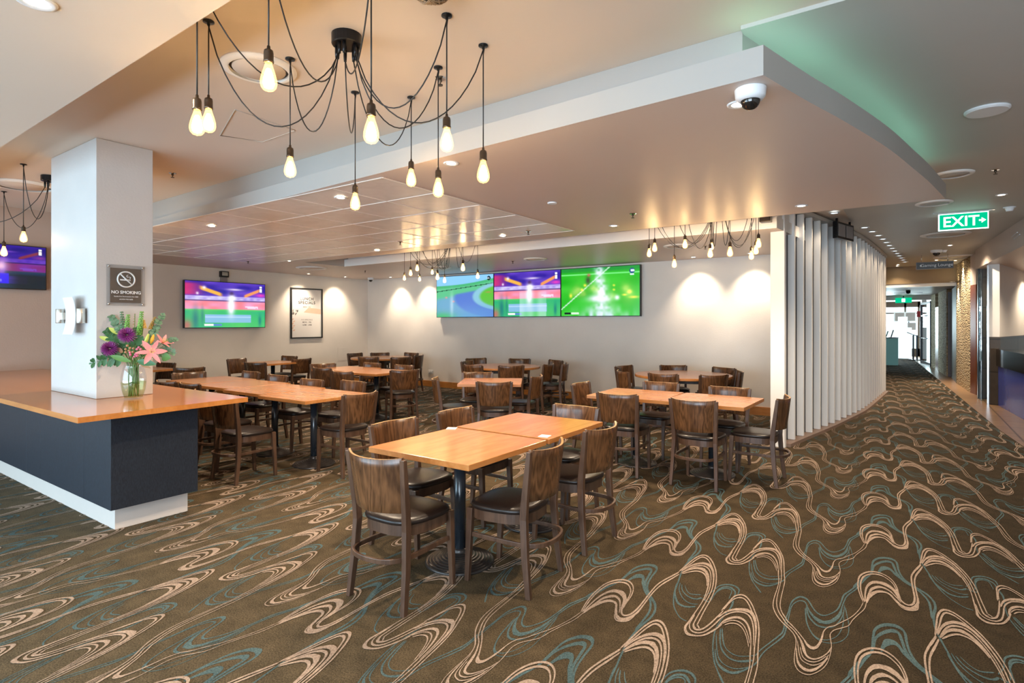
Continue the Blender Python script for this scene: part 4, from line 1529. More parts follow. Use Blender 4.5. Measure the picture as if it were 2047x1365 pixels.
for px, py, h, lab in ((345, 346, CEIL, 'sprinkler on the ceiling right of the column'), (880, 156, CEIL, 'sprinkler among the foreground pendant cables'),
                       (1265, 427, LOW, 'sprinkler on the plain soffit'), (1056, 462, LOW - .004, 'sprinkler at the tiled ceiling right corner'), (800, 483, LOW - .008, 'sprinkler on the tiled ceiling above recess bulbs'),
                       (1025, 522, LOW, 'sprinkler above the middle wall screen'), (1990, 339, CC, 'sprinkler on the corridor ceiling near the right edge'),
                       (496, 522, LOW, 'sprinkler over the left wall television'), (730, 541, LOW, 'sprinkler near the far room corner'), (1410, 492, LOW, 'sprinkler behind the right recess bulbs')):
    sprinkler(px, py, h, lab)

# woven ball seen at the top edge
p_ = P(862, -62, CEIL)
t = thing('woven_pendant', 'round woven rattan ball against the ceiling at the top edge', 'pendant light', (p_.x, p_.y, CEIL))
g = MB()
rnd = random.Random(2)
for i in range(46):
    ax_ = Vector((rnd.gauss(0, 1), rnd.gauss(0, 1), rnd.gauss(0, 1))).normalized()
    q = Vector((0, 0, 1)).rotation_difference(ax_)
    rr_ = 0.097 + rnd.uniform(-.003, .003)
    g.tube([q @ Vector((rr_ * math.cos(k_ * PI / 10), rr_ * math.sin(k_ * PI / 10), 0)) + Vector((0, 0, -0.04)) for k_ in range(20)], 0.0028, 4, closed=True)
M['rattan'] = paint('rattan', (0.30, 0.20, 0.12), 0.6, 0.2, 30)
g.v = [(x, y, min(z, -0.001)) for x, y, z in g.v]
g.build('woven_shade', 'rattan', t)

# ------------------------------------------------------------------ screens
def ss(a, b, x):
    t_ = np.clip((x - a) / (b - a), 0, 1)
    return t_ * t_ * (3 - 2 * t_)


def blob(u, v, cu, cv, ru, rv):
    return np.exp(-(((u - cu) / ru) ** 2 + ((v - cv) / rv) ** 2))


def lay(img, col, m):
    m = np.clip(m, 0, 1)[..., None]
    return img * (1 - m) + np.array(col) * m


def vnoise(u, v, fu, fv, seed):
    rs = np.random.RandomState(seed)
    G_ = rs.rand(40, 80)
    x, y = u * fu, v * fv
    xi, yi = np.floor(x).astype(int), np.floor(y).astype(int)
    fx, fy = x - xi, y - yi
    fx, fy = fx * fx * (3 - 2 * fx), fy * fy * (3 - 2 * fy)
    g_ = lambda a, b: G_[b % 40, a % 80]
    return (g_(xi, yi) * (1 - fx) + g_(xi + 1, yi) * fx) * (1 - fy) + (g_(xi, yi + 1) * (1 - fx) + g_(xi + 1, yi + 1) * fx) * fy


def cricket(u, v, mode=0):
    img = np.zeros(u.shape + (3,))
    img[:] = (0.42, 0.28, 0.80)
    img = lay(img, (0.20, 0.13, 0.62), vnoise(u, v, 7, 9, 1) * 1.5 * (1 - ss(.22, .34, v)))
    img = lay(img, (0.86, 0.20, 0.45), ss(.28, .0, u) * ss(.0, .08, v) * 0.9 * (1 - ss(.26, .33, v)))
    line = np.abs((v - 0.14) - (u - 0.18) * 0.55)
    img = lay(img, (1.0, 0.72, 0.30), (1 - ss(.02, .06, line)) * ss(.14, .2, u) * (1 - ss(.4, .46, u)))
    line = np.abs((v - 0.30) + (u - 0.72) * 0.75)
    img = lay(img, (1.0, 0.62, 0.35), (1 - ss(.02, .05, line)) * ss(.70, .74, u) * (1 - ss(.9, .96, u)))
    img = lay(img, (0.92, 0.25, 0.75), blob(u, v, .94, .26, .07, .04))
    img = lay(img, (1, 0.95, 1), blob(u, v, .22, .13, .022, .035) + blob(u, v, .14, .26, .016, .028) + 0.9 * blob(u, v, .60, .15, .10, .02))
    img = lay(img, (0.85, 0.82, 0.98), (v > .31) * (v < .40) * (0.5 + 0.5 * vnoise(u, v, 22, 30, 5)))
    img = lay(img, (0.42, 0.30, 0.48), (v > .39) * (v < .425) * 0.85)
    img = lay(img, (0.98, 0.50, 0.55), (v > .42) * (v < .60))
    img = lay(img, (0.92, 0.72, 0.98), (v > .42) * (v < .60) * vnoise(u, v, 9, 12, 6) * 0.6)
    img = lay(img, (0.95, 0.92, 1), (v > .52) * (v < .58) * (u > .72) * (u < .90) * (vnoise(u, v, 50, 30, 4) > .4) * .8)
    img = lay(img, (0.35, 0.80, 0.42), ss(.59, .61, v))
    img = lay(img, (0.12, 0.66, 0.50), ss(.6, .66, v) * vnoise(u, v, 6, 2, 8) * 1.1)
    img = lay(img, (0.10, 0.45, 0.50), blob(u, v, .12, .82, .04, .25) * .8 + blob(u, v, .20, .75, .02, .2) * .6 + blob(u, v, .93, .85, .02, .13) * .8)
    img = lay(img, (0.72, 0.45, 0.42), blob(u, v, .02, .95, .06, .12))
    img = lay(img, (0.60, 0.74, 0.98), (u > .23) * (u < .81) * (v > .72) * (v < .90) * .8)
    img = lay(img, (0.80, 0.88, 1.0), (u > .23) * (u < .81) * (v > .76) * (v < .79) * .6)
    img = lay(img, (1, 1, 1), (u > .22) * (u < .33) * (v > .92) * (v < .965))
    img = lay(img, (0.40, 0.50, 0.9), (u > .335) * (u < .43) * (v > .925) * (v < .96) * .8)
    img = lay(img, (0.95, 0.97, 1.0), blob(u, v, .55, .52, .042, .20) * 1.5)
    img = lay(img, (0.28, 0.16, 0.42), blob(u, v, .555, .245, .028, .045) * 1.2)
    img = lay(img, (1, 1, 1), blob(u, v, .56, .34, .045, .06) * 1.2)
    if mode == 1:
        img = lay(img, (0.90, 0.98, 1.0), ss(.40, .5, v) * (u > .40) * (u < .80) * (0.55 * vnoise(u, v, 14, 2, 9) + .1))
    if mode == 2:
        img = img * np.array((0.62, 0.38, 0.95)) * 0.8
        img = lay(img, (0.12, 0.14, 0.16), ss(.62, .72, v) * ss(.55, .75, u) * .9)
        img = lay(img, (0.22, 0.16, 0.95), (u < .62) * (v > .66) * (v < .9) * .9)
        img = lay(img, (0.65, 0.65, 1.0), (u < .55) * (v > .80) * (v < .86) * .6)
    for k_ in range(3):
        img = lay(img, (1, 1, 1), (u > .925) * (u < .955) * (v > .05 + k_ * .05) * (v < .09 + k_ * .05))
    return img


def speedway(u, v):
    img = np.zeros(u.shape + (3,))
    img[:] = (0.55, 0.80, 0.98)
    gb = v - (0.22 - 0.14 * u + 0.04 * np.sin(u * 3))
    img = lay(img, (0.30, 0.72, 0.48), ss(0, .02, gb))
    img = lay(img, (0.42, 0.80, 0.60), ss(.06, .08, gb) * .7)
    ln = v - (0.37 - 0.16 * u)
    img = lay(img, (0.08, 0.25, 0.20), (np.abs(ln) < .009))
    road = v - (0.50 - 0.2 * u)
    img = lay(img, (0.45, 0.68, 0.80), ss(0, .12, road))
    d = np.sqrt(((u - 1.25) / 0.95) ** 2 + ((v - .52) / .55) ** 2)
    img = lay(img, (0.36, 0.50, 0.82), (1 - ss(.92, 1.02, d)) * ss(-.02, .05, road))
    img = lay(img, (0.55, 0.78, 0.86), (1 - ss(.60, .66, d)))
    img = lay(img, (0.38, 0.76, 0.25), (1 - ss(.46, .54, d)))
    img = lay(img, (0.75, 0.55, 0.35), blob(u, v, .92, .42, .05, .015) * .8)
    img = lay(img, (0.40, 0.62, 0.85), blob(u, v, .70, .95, .45, .22) * .7)
    img = lay(img, (0.30, 0.75, 0.40), blob(u, v, .12, 1.0, .22, .12) * .8)
    img = lay(img, (0.95, 0.6, 0.6), blob(u, v, .18, .52, .02, .02) + blob(u, v, .31, .62, .02, .02))
    img = lay(img, (0.9, 0.97, 1), blob(u, v, .28, .70, .03, .28) * .5)
    m = np.sqrt(((u - .925) * 1.78) ** 2 + (v - .09) ** 2)
    img = lay(img, (0.02, 0.05, 0.12), m < .052)
    img = lay(img, (0.85, 0.95, 1), (m < .05) * (np.abs(v - .09) < .018) * (vnoise(u, v, 70, 1, 3) > .35))
    return img


def football(u, v):
    img = np.zeros(u.shape + (3,))
    img[:] = (0.08, 0.68, 0.10)
    img = lay(img, (0.30, 0.85, 0.25), vnoise(u, v, 3, 7, 11) * .7)
    img = lay(img, (0.10, 0.55, 0.25), (1 - ss(.04, .12, v)) * .8)
    img = lay(img, (0.45, 0.92, 0.50), np.abs(v - .13) < .012)
    img = lay(img, (0.75, 0.95, 0.80), np.abs((v - .86) + (u - .0) * 1.35) < .014)
    cen = .50 + .06 * v
    img = lay(img, (0.90, 0.94, 1.0), np.exp(-((u - cen) / (.05 + .08 * v)) ** 2) * (0.35 + .9 * vnoise(u, v, 30, 18, 12)))
    img = lay(img, (0.93, 0.95, 1.0), blob(u, v, .50, .64, .14, .07) * 1.2 + blob(u, v, .73, .63, .03, .05))
    img = lay(img, (0.85, 0.92, 1.0), ss(.7, 1, v) * np.exp(-((u - .55) / .35) ** 2) * vnoise(u, v, 20, 6, 14) * 1.1)
    img = lay(img, (0.20, 0.28, 0.20), blob(u, v, .36, .26, .03, .08))
    img = lay(img, (0.80, 0.35, 0.35), blob(u, v, .37, .15, .02, .03))
    for cu, cv, ru, rv in ((.13, .57, .02, .05), (.69, .38, .015, .02), (.69, .47, .015, .02), (.88, .52, .03, .04), (.93, .63, .06, .025), (.82, .58, .03, .02), (.28, .45, .02, .03), (.32, .36, .02, .03)):
        img = lay(img, (1.0, 0.92, 0.30), blob(u, v, cu, cv, ru, rv))
    m = np.sqrt(((u - .91) * 1.78) ** 2 + (v - .10) ** 2)
    img = lay(img, (0.05, 0.25, 0.55), m < .055)
    img = lay(img, (0.9, 1, 1), (m < .05) * (np.abs(v - .10) < .02) * (vnoise(u, v, 60, 1, 3) > .3))
    img = lay(img, (0.9, 1, 1), (np.abs(u - .91) < .02) * (np.abs(v - .175) < .012))
    img = lay(img, (0.02, 0.08, 0.12), (u > .04) * (u < .13) * (v > .925) * (v < .96))
    img = lay(img, (0.85, 1.0, 0.85), (u > .135) * (u < .24) * (v > .925) * (v < .96))
    return img


def picture_mat(strength=1.0):
    m = bpy.data.materials.new('screen_picture')
    m.use_nodes = True
    nt = m.node_tree
    nt.nodes.clear()
    at = N(nt, 'ShaderNodeVertexColor')
    at.layer_name = 'picture'
    e = N(nt, 'ShaderNodeEmission')
    e.inputs[1].default_value = strength
    gl = N(nt, 'ShaderNodeBsdfGlossy')
    gl.inputs['Roughness'].default_value = 0.12
    gl.inputs[0].default_value = (0.04, 0.04, 0.04, 1)
    ad = N(nt, 'ShaderNodeAddShader')
    o = N(nt, 'ShaderNodeOutputMaterial')
    nt.links.new(at.outputs[0], e.inputs[0])
    nt.links.new(e.outputs[0], ad.inputs[0])
    nt.links.new(gl.outputs[0], ad.inputs[1])
    nt.links.new(ad.outputs[0], o.inputs[0])
    return m


M['screen'] = picture_mat(0.66)


def srgb2lin(c_):
    c_ = np.clip(c_, 0, 1)
    return np.where(c_ <= 0.04045, c_ / 12.92, ((c_ + 0.055) / 1.055) ** 2.4)


def television(loc, rz, W, H, painter, label, depth=0.07, nu=128, nv=72, group='wall televisions'):
    """local: x right, -y towards the viewer, z up; origin at the middle of the back"""
    t = thing('television', label, 'television', loc, rz, group)
    b = 0.011
    g = MB()
    g.box((-W / 2, -depth, -H / 2), (W / 2, 0.0, H / 2))
    g.build('casing', 'black', t, 0.003)
    us, vs_ = np.meshgrid(np.linspace(0, 1, nu + 1), np.linspace(0, 1, nv + 1))
    img = srgb2lin(painter(us, vs_))
    vv = [((u_ - .5) * (W - 2 * b), -depth - 0.001, (.5 - v_) * (H - 2 * b)) for u_, v_ in zip(us.ravel(), vs_.ravel())]
    ff = []
    for j in range(nv):
        for i in range(nu):
            a = j * (nu + 1) + i
            ff.append((a, a + nu + 1, a + nu + 2, a + 1))
    me = bpy.data.meshes.new('screen')
    me.from_pydata(vv, [], ff)
    ca = me.color_attributes.new('picture', 'FLOAT_COLOR', 'POINT')
    ca.data.foreach_set('color', np.concatenate([img.reshape(-1, 3), np.ones((len(vv), 1))], 1).astype(np.float32).ravel())
    me.materials.append(M['screen'])
    o = bpy.data.objects.new('screen', me)
    COL.objects.link(o)
    o.parent = t
    MB().box((-0.25, 0.0, -0.2), (0.25, 0.035, 0.2)).build('wall_bracket', 'black', t)
    return t


xa, xb = -8.951, -3.98
wv = (xb - xa) / 3
zc0, zc1 = 1.62, 2.56
for i, (pt, lab) in enumerate(((speedway, 'left screen of three on back wall, showing a curving race track'), (lambda u, v: cricket(u, v, 1), 'middle screen of three on back wall, showing a cricketer and crowd'),
                               (football, 'right screen of three on back wall, showing a bright green football field'))):
    television((xa + wv * (i + .5), YB - 0.036, (zc0 + zc1) / 2), 0, wv - 0.004, zc1 - zc0, pt, lab, group='three screens on the back wall')
television((XL + 0.036, (5.294 + 6.958) / 2, (1.396 + 2.323) / 2), R(90), 1.664, 0.927, cricket, 'television on the left wall beside the poster, showing a cricketer', group='televisions on the left walls')
television((-9.35 + 0.036, 2.10, (1.925 + 2.485) / 2), R(90), 1.0, 0.56, lambda u, v: cricket(u, v, 2), 'purple lit television on the tan wall left of the column', group='televisions on the left walls')

# framed poster
y0, y1, z0, z1 = 7.629, 8.475, 1.14, 2.297
t = thing('lunch_poster', 'black framed LUNCH SPECIALS poster on the left wall', 'poster', (XL, (y0 + y1) / 2, (z0 + z1) / 2), R(90))
W_, H_ = y1 - y0, z1 - z0
g = MB()
fw = 0.028
g.box((-W_ / 2, -0.03, -H_ / 2), (-W_ / 2 + fw, 0, H_ / 2)).box((W_ / 2 - fw, -0.03, -H_ / 2), (W_ / 2, 0, H_ / 2))
g.box((-W_ / 2 + fw, -0.03, H_ / 2 - fw), (W_ / 2 - fw, 0, H_ / 2)).box((-W_ / 2 + fw, -0.03, -H_ / 2), (W_ / 2 - fw, 0, -H_ / 2 + fw))
g.build('frame', 'black', t)
MB().box((-W_ / 2 + fw, -0.012, -H_ / 2 + fw), (W_ / 2 - fw, -0.002, H_ / 2 - fw)).build('print', 'paper', t)
M['ink'] = paint('dark_ink', (0.06, 0.05, 0.05), 0.6, 0.05, 5)
M['inkg'] = paint('grey_ink', (0.30, 0.27, 0.26), 0.6, 0.05, 5)
M['inkp'] = paint('peach_ink', (0.78, 0.52, 0.40), 0.6, 0.08, 9)
for s_, z_, sz_, mt in (('LUNCH', H_ * .285, 0.092, 'ink'), ('SPECIALS', H_ * .21, 0.092, 'ink'), ('MON - FRI', H_ * .125, 0.036, 'inkg'), ('$12 SPECIALS', -H_ * .13, 0.042, 'inkg'), ('MON - FRI', -H_ * .18, 0.042, 'ink'), ('12PM - 2PM', -H_ * .235, 0.042, 'ink')):
    text_mesh('lettering', s_, sz_, mt, t, (0.0, -0.0135, z_), (R(90), 0, 0), 0.0004, spacing=1.22, bold=0.0028 if sz_ > .05 else 0.0008)
g = MB()
rnd = random.Random(4)
for k_ in range(13):
    a = rnd.uniform(0.2, 1.5)
    cx_, cz_ = -W_ / 2 + 0.05 + rnd.uniform(0, .16), H_ * .02 + rnd.uniform(-.07, .05)
    l_ = 0.035
    d_ = Vector((math.cos(a), 0, math.sin(a)))
    n_ = Vector((-d_.z, 0, d_.x)) * 0.012
    c_ = Vector((cx_, -0.0128, cz_))
    g.add([c_ - d_ * l_, c_ + n_, c_ + d_ * l_, c_ - n_], [(0, 1, 2, 3)])
g.build('leaf_drawing', 'inkg', t)
g = MB()
for k_ in range(6):
    c_ = Vector((-W_ / 2 + 0.055 + (k_ % 2) * .03, -0.0127, -H_ * .12 - k_ * 0.05))
    d_ = Vector((0.035, 0, 0.018))
    n_ = Vector((-0.008, 0, 0.016))
    g.add([c_ - d_, c_ + n_, c_ + d_, c_ - n_], [(0, 1, 2, 3)])
g.add([(-W_ * .1, -0.0126, 0.02), (W_ * .45, -0.0126, -.02), (W_ * .45, -0.0126, 0.10), (W_ * .05, -0.0126, 0.13)], [(0, 1, 2, 3)])
g.build('peach_drawing', 'inkp', t)

# light and speaker box above the left television
q = onX(448, 552, XL + 0.04)
t = thing('emergency_light', 'small black boxed twin lamp unit above the left wall television', 'emergency light', (XL, q.y, q.z))
MB().box((0, -0.085, -0.02), (0.07, 0.085, 0.10)).build('housing', 'black', t, 0.006)
MB().box((0.07, -0.06, 0.005), (0.078, 0.06, 0.085)).build('reflector', 'chrome', t, 0.004)
MB().box((0.0, -0.065, -0.12), (0.05, 0.065, -0.021)).build('battery_box', 'inkg', t, 0.004)
q = onY(1533, 448, 7.14)
t = thing('wall_speaker', 'small dark speaker hanging from the recess beside the white end post', 'speaker', (-1.35, 7.05, 0))
MB().box((-0.06, -0.06, 2.66), (0.06, 0.06, 2.90)).build('cabinet', 'bronze', t, 0.008)
MB().box((-0.01, -0.01, 2.90), (0.01, 0.01, 2.965)).build('bracket', 'black', t)
# power outlet and access hatch
q = onY(861, 743, YB)
t = thing('power_outlet', 'small white power outlet low on the back wall', 'power outlet', (q.x, YB, q.z))
MB().box((-0.07, -0.012, -0.04), (0.07, 0, 0.04)).build('plate', 'trimw', t, 0.003)
MB().box((-0.05, -0.02, -0.018), (-0.01, -0.012, 0.018)).box((0.01, -0.02, -0.018), (0.05, -0.012, 0.018)).build('socket', 'paper', t, 0.002)
a_, b_ = onX(675, 695, XL), onX(696, 720, XL)
o = MB().box((0.0, 0, 0), (0.006, b_.y - a_.y, a_.z - b_.z)).build('access_panel', 'wall', None, 0.002, loc=(XL, a_.y, b_.z))
tag(o, 'flush painted access panel low on the left wall by the corner', 'access panel')

downlight(2.1, 12.6, 2.57, 'added lobby fill downlight over the blue counter beyond the right edge', 90, 140)  # this lamp and the next are out of view, added to brighten the lobby
downlight(2.4, 15.6, 2.57, 'added lobby fill downlight before the painted lobby wall', 90, 140)

# ------------------------------------------------------------------ flowers in a glass vase on the counter
CT = 0.893
vp = P(267, 797, CT)
vz = -vp.x * sn + vp.y * cs
vs_thing = thing('glass_vase', 'clear glass vase half full of water on the counter', 'vase', (vp.x, vp.y, CT + 0.001))
vprof = [(0.0, 0.0), (0.060, 0.0), (0.066, 0.006), (0.083, 0.07), (0.090, 0.13), (0.088, 0.18), (0.076, 0.24), (0.062, 0.285), (0.060, 0.288), (0.057, 0.286)]
inner_ = [(0.057, 0.286), (0.072, 0.24), (0.084, 0.18), (0.086, 0.13), (0.079, 0.07), (0.062, 0.012), (0.0, 0.012)]
MB().lathe(vprof + inner_[1:], n=40).build('vase_body', 'vglass', vs_thing)
MB().lathe([(0.0, 0.013), (0.061, 0.013), (0.078, 0.07), (0.085, 0.13), (0.085, 0.135), (0.0, 0.135)], n=40).build('water', 'water', vs_thing)
right = Vector((cs, sn, 0))
fwd = Vector((-sn, cs, 0))
O = Vector((vp.x, vp.y, CT))


def fp(zx, zy, d=0.0):
    """point near the vase seen at the crop coordinates (zx, zy); d metres behind the vase axis"""
    px, py = 180 + zx / 6.822, 610 + zy / 6.822
    z = vz + d
    x = (px - CX) * z / F
    return Vector((x * cs - z * sn, x * sn + z * cs, EYE - (py - HY) * z / F))


rnd = random.Random(11)


def leaf_faces(g, base, dir_, up, L, W, curl=0.15, mi=0):
    dir_ = dir_.normalized()
    side = dir_.cross(up)
    side = side.normalized() if side.length > 1e-5 else dir_.orthogonal().normalized()
    nrm = side.cross(dir_).normalized()
    vs, fs = [], []
    prof = [(0, 0.08), (0.2, 0.7), (0.45, 1.0), (0.7, 0.8), (0.9, 0.38), (1.0, 0.02)]
    for t_, w_ in prof:
        c_ = base + dir_ * (L * t_) - nrm * (curl * L * t_ * t_)
        vs += [c_ - side * (W * w_ / 2) + nrm * (W * .12 * w_), c_ - nrm * 0.0, c_ + side * (W * w_ / 2) + nrm * (W * .12 * w_)]
    for i in range(len(prof) - 1):
        a = i * 3
        fs += [(a, a + 1, a + 4, a + 3), (a + 1, a + 2, a + 5, a + 4)]
    g.add(vs, fs, mi, True)


def stem_curve(head, spread=0.03, k_=None):
    a = rnd.uniform(0, 2 * PI)
    foot = O + Vector((math.cos(a) * 0.035, math.sin(a) * 0.035, 0.02))
    off = head - O
    off.z = 0
    dxy = off.normalized() * min(0.045, off.length * .3) if off.length > 1e-4 else Vector((0, 0, 0))
    neck = O + Vector((dxy.x, dxy.y, 0.285))
    mid = neck.lerp(head, 0.5) + Vector((dxy.x * .4, dxy.y * .4, 0.02))
    return crom([foot, (foot + neck) / 2, neck, mid, head], 4)


def flower(name, label, cat, head, group='flower stems in the vase', r=0.0028, mt='green'):
    t = thing(name, label, cat, tuple(O + Vector((0, 0, 0.02))), 0, group)
    t0 = O + Vector((0, 0, 0.02))
    c_ = stem_curve(head)
    MB().tube([p - t0 for p in c_], r, 6).build('stem', mt, t)
    return t, t0, c_


def mum(h_, label, R_):
    t, t0, c_ = flower('chrysanthemum', label, 'flower', h_)
    view = (Vector((0, 0, EYE)) - h_)
    view.z = 0
    ax_ = (view.normalized() * 0.8 + Vector((0, 0, 0.5))).normalized()
    q = Vector((0, 0, 1)).rotation_difference(ax_)
    g = MB()
    for i in range(110):
        el = math.acos(1 - 1.25 * (i + .5) / 110)
        az = i * 2.39996
        d_ = q @ Vector((math.sin(el) * math.cos(az), math.sin(el) * math.sin(az), math.cos(el)))
        L_ = R_ * (0.75 + 0.3 * math.sin(el))
        leaf_faces(g, h_ - t0 + d_ * R_ * .15, d_, ax_, L_, R_ * 0.17, 0.1)
    g.build('petals', 'mauve', t)


mum(fp(505, 408, -0.09), 'purple spider chrysanthemum, the upper one in the vase', 0.058)
mum(fp(270, 595, -0.07), 'purple spider chrysanthemum, the lower left one in the vase', 0.056)


def lily(h_, label, facing, L_, nopen=6, cup=0.35):
    t, t0, c_ = flower('lily', label, 'flower', h_)
    ax_ = facing.normalized()
    q = Vector((0, 0, 1)).rotation_difference(ax_)
    g = MB()
    for i in range(nopen):
        a = i * 2 * PI / nopen + 0.3
        out = Vector((math.cos(a), math.sin(a), 0))
        d_ = q @ (out + Vector((0, 0, cup))).normalized()
        leaf_faces(g, h_ - t0, d_, q @ (Vector((0, 0, 1)) - out * 0.3), L_, L_ * (0.42 if i % 2 else 0.32), 0.28)
    g.build('petals', 'pink', t)
    g = MB()
    for i in range(6):
        a = i * PI / 3
        p1_ = q @ Vector((math.cos(a) * 0.018, math.sin(a) * 0.018, 0.045))
        g.tube([h_ - t0, h_ - t0 + p1_], 0.0012, 4)
        g.lathe([(0, -0.006), (0.003, 0), (0, 0.006)], h_ - t0 + p1_, 6, ax=q @ Vector((1, 0, 0)))
    g.build('stamens', 'pale', t)


cam_dir = (Vector((0, 0, EYE)) - O).normalized()
lily(fp(835, 640, -0.12), 'open pink lily facing the room, lower right in the vase', cam_dir + Vector((0, 0, .2)) + right * 0.15, 0.105)
lily(fp(980, 520, -0.02), 'pink lily seen side-on above the open one', right * 0.7 + Vector((0, 0, .7)) + cam_dir * .2, 0.085, 5, 0.9)


def bud(base, tip_, label, mt='pale'):
    t, t0, c_ = flower('lily_bud', label, 'flower bud', base)
    d_ = tip_ - base
    g = MB().lathe([(0, 0), (0.008, 0.01), (0.014, d_.length * .35), (0.0135, d_.length * .6), (0.007, d_.length * .9), (0, d_.length)], (0, 0, 0), 8)
    q = Vector((0, 0, 1)).rotation_difference(d_)
    g.v = [tuple(q @ Vector(v) + base - t0) for v in g.v]
    g.build('bud', mt, t)


M['yellow'] = paint('yellow_petal', (0.75, 0.42, 0.04), 0.5, 0.15, 14)
bud(fp(745, 540, -0.10), fp(800, 385, -0.10), 'closed yellow green lily bud standing above the open lily')
bud(fp(825, 530, -0.07), fp(870, 395, -0.07), 'closed orange yellow lily bud beside the green one', 'yellow')


def spike(tip_, base, label, mt, wd, n_, name='bells_of_ireland'):
    t, t0, c_ = flower(name, label, 'flower', tip_)
    g = MB()
    for i in range(n_):
        f_ = i / (n_ - 1)
        p0 = base.lerp(tip_, f_)
        for k_ in range(5):
            a = k_ * 2 * PI / 5 + i * 0.7
            d_ = Vector((math.cos(a), math.sin(a), 0.25))
            L_ = wd * (1 - 0.35 * f_)
            g.lathe([(0, 0), (L_ * .25, L_ * .35), (L_ * .42, L_ * .8), (L_ * .30, L_ * .8), (0.0, L_ * .4)], p0 - t0, 6, ax=d_)
    g.build('bells', mt, t)


spike(fp(705, 100, 0.02), fp(670, 400, 0.0), 'tall green bell flower spike, the tallest in the vase', 'bell', 0.026, 11)
spike(fp(520, 140, 0.03), fp(500, 340, 0.0), 'green bell flower spike just above the upper purple flower', 'bell', 0.024, 8)
spike(fp(430, 100, 0.05), fp(455, 330, 0.03), 'bell flower spike with dusky pink top, left of centre', 'leafg', 0.024, 8)
M['amber'] = paint('amber_seed', (0.36, 0.20, 0.03), 0.5, 0.3, 30)
spike(fp(885, 170, 0.02), fp(820, 320, 0.0), 'amber coloured flower spike right of the tallest green one', 'amber', 0.018, 9, 'amber_spike')
spike(fp(735, 210, 0.04), fp(748, 310, 0.03), 'short yellow flower spike behind the tallest green one', 'yellow', 0.015, 6, 'yellow_spike')
spike(fp(612, 120, 0.05), fp(596, 260, 0.04), 'thin twig of small brown pods in the middle', 'berryg', 0.008, 5, 'seed_twig')


def sprig(tip_, start, label, mt, L_, W_2, n_, name='eucalyptus_sprig', cat='foliage', droop=0.0, pair=True):
    t, t0, c_ = flower(name, label, cat, start)
    pts = crom([start, start.lerp(tip_, .5) + Vector((0, 0, 0.02 + droop)), tip_], 6)
    MB().tube([p - t0 for p in pts], 0.0018, 5).build('twig', mt, t)
    g = MB()
    d0 = (tip_ - start).normalized()
    for i in range(n_):
        f_ = (i + .5) / n_
        p0 = pts[int(f_ * (len(pts) - 1))]
        for s in ((-1, 1) if pair else (1 if i % 2 else -1,)):
            sd = d0.cross(cam_dir).normalized() * s
            d_ = (d0 * 0.6 + sd * (0.8 + rnd.uniform(-.2, .2)) + cam_dir * rnd.uniform(-.3, .4)).normalized()
            leaf_faces(g, p0 - t0, d_, (cam_dir + Vector((0, 0, .5))), 1.3 * L_ * (1 - .4 * f_) * rnd.uniform(.85, 1.1), 1.45 * W_2 * (1 - .35 * f_), 0.15)
    leaf_faces(g, tip_ - t0, d0, cam_dir, L_ * .6, W_2 * .6)
    g.build('leaves', mt, t)


sprig(fp(1000, 130, 0.05), fp(860, 400, 0.0), 'grey green eucalyptus sprig reaching up to the right', 'leafg', 0.032, 0.024, 8)
sprig(fp(1175, 470, 0.03), fp(1000, 560, 0.0), 'eucalyptus sprig reaching out to the far right', 'leafg', 0.030, 0.020, 6)
sprig(fp(215, 100, 0.06), fp(400, 330, 0.02), 'eucalyptus sprig reaching up to the far left', 'leafg', 0.034, 0.020, 10)
sprig(fp(170, 330, 0.02), fp(420, 560, 0.0), 'dusty green leafy sprig on the left side', 'leaf', 0.042, 0.020, 12, 'leafy_sprig')
sprig(fp(1140, 650, 0.0), fp(950, 640, 0.03), 'leafy sprig of small green leaves at the right', 'leafg', 0.040, 0.020, 9, 'leafy_sprig')
sprig(fp(30, 790, -0.02), fp(420, 720, -0.05), 'glossy dark green branch hanging out to the lower left', 'leaf', 0.060, 0.026, 9, 'ruscus_branch', droop=-.01)
sprig(fp(60, 735, 0.02), fp(430, 700, 0.0), 'second glossy branch at the lower left, behind the first', 'leaf', 0.060, 0.024, 7, 'ruscus_branch')


def bigleaf(base, tip_, label, mt, W_2, up=None, group='broad leaves in the vase'):
    t, t0, c_ = flower('broad_leaf', label, 'foliage', base, group)
    g = MB()
    d_ = tip_ - base
    leaf_faces(g, base - t0, d_, up or cam_dir, d_.length, W_2, 0.1)
    g.build('blade', mt, t)


bigleaf(fp(640, 760, -0.08), fp(880, 800, -0.14), 'broad dark green leaf below the open lily', 'leaf', 0.055)
bigleaf(fp(660, 780, -0.05), fp(810, 850, -0.10), 'narrow brownish leaf hanging over the right vase rim', 'berryg', 0.035)
bigleaf(fp(560, 770, -0.06), fp(260, 680, -0.10), 'long olive leaf reaching left over the vase rim', 'green', 0.045)
bigleaf(fp(600, 560, -0.03), fp(480, 480, -0.07), 'round dark leaf beneath the upper purple flower', 'leaf', 0.07)
bigleaf(fp(620, 540, -0.02), fp(720, 430, -0.04), 'dark leaf beside the green lily bud', 'leaf', 0.06)
bigleaf(fp(980, 700, -0.02), fp(1090, 720, -0.05), 'broad olive leaf behind the lily at the right', 'green', 0.07)
bigleaf(fp(400, 400, 0.02), fp(250, 300, 0.0), 'yellow green pointed leaf at the upper left', 'pale', 0.035)
bigleaf(fp(300, 490, 0.0), fp(110, 420, -0.02), 'yellow green pointed leaf at the far left', 'pale', 0.035)
bigleaf(fp(450, 640, -0.02), fp(330, 600, -0.05), 'dark brown leaf right of the lower purple flower', 'berryg', 0.05)
sprig(fp(330, 260, 0.03), fp(520, 560, 0.02), 'leafy sprig rising behind the purple flowers', 'leafg', 0.04, 0.024, 9, 'leafy_sprig')
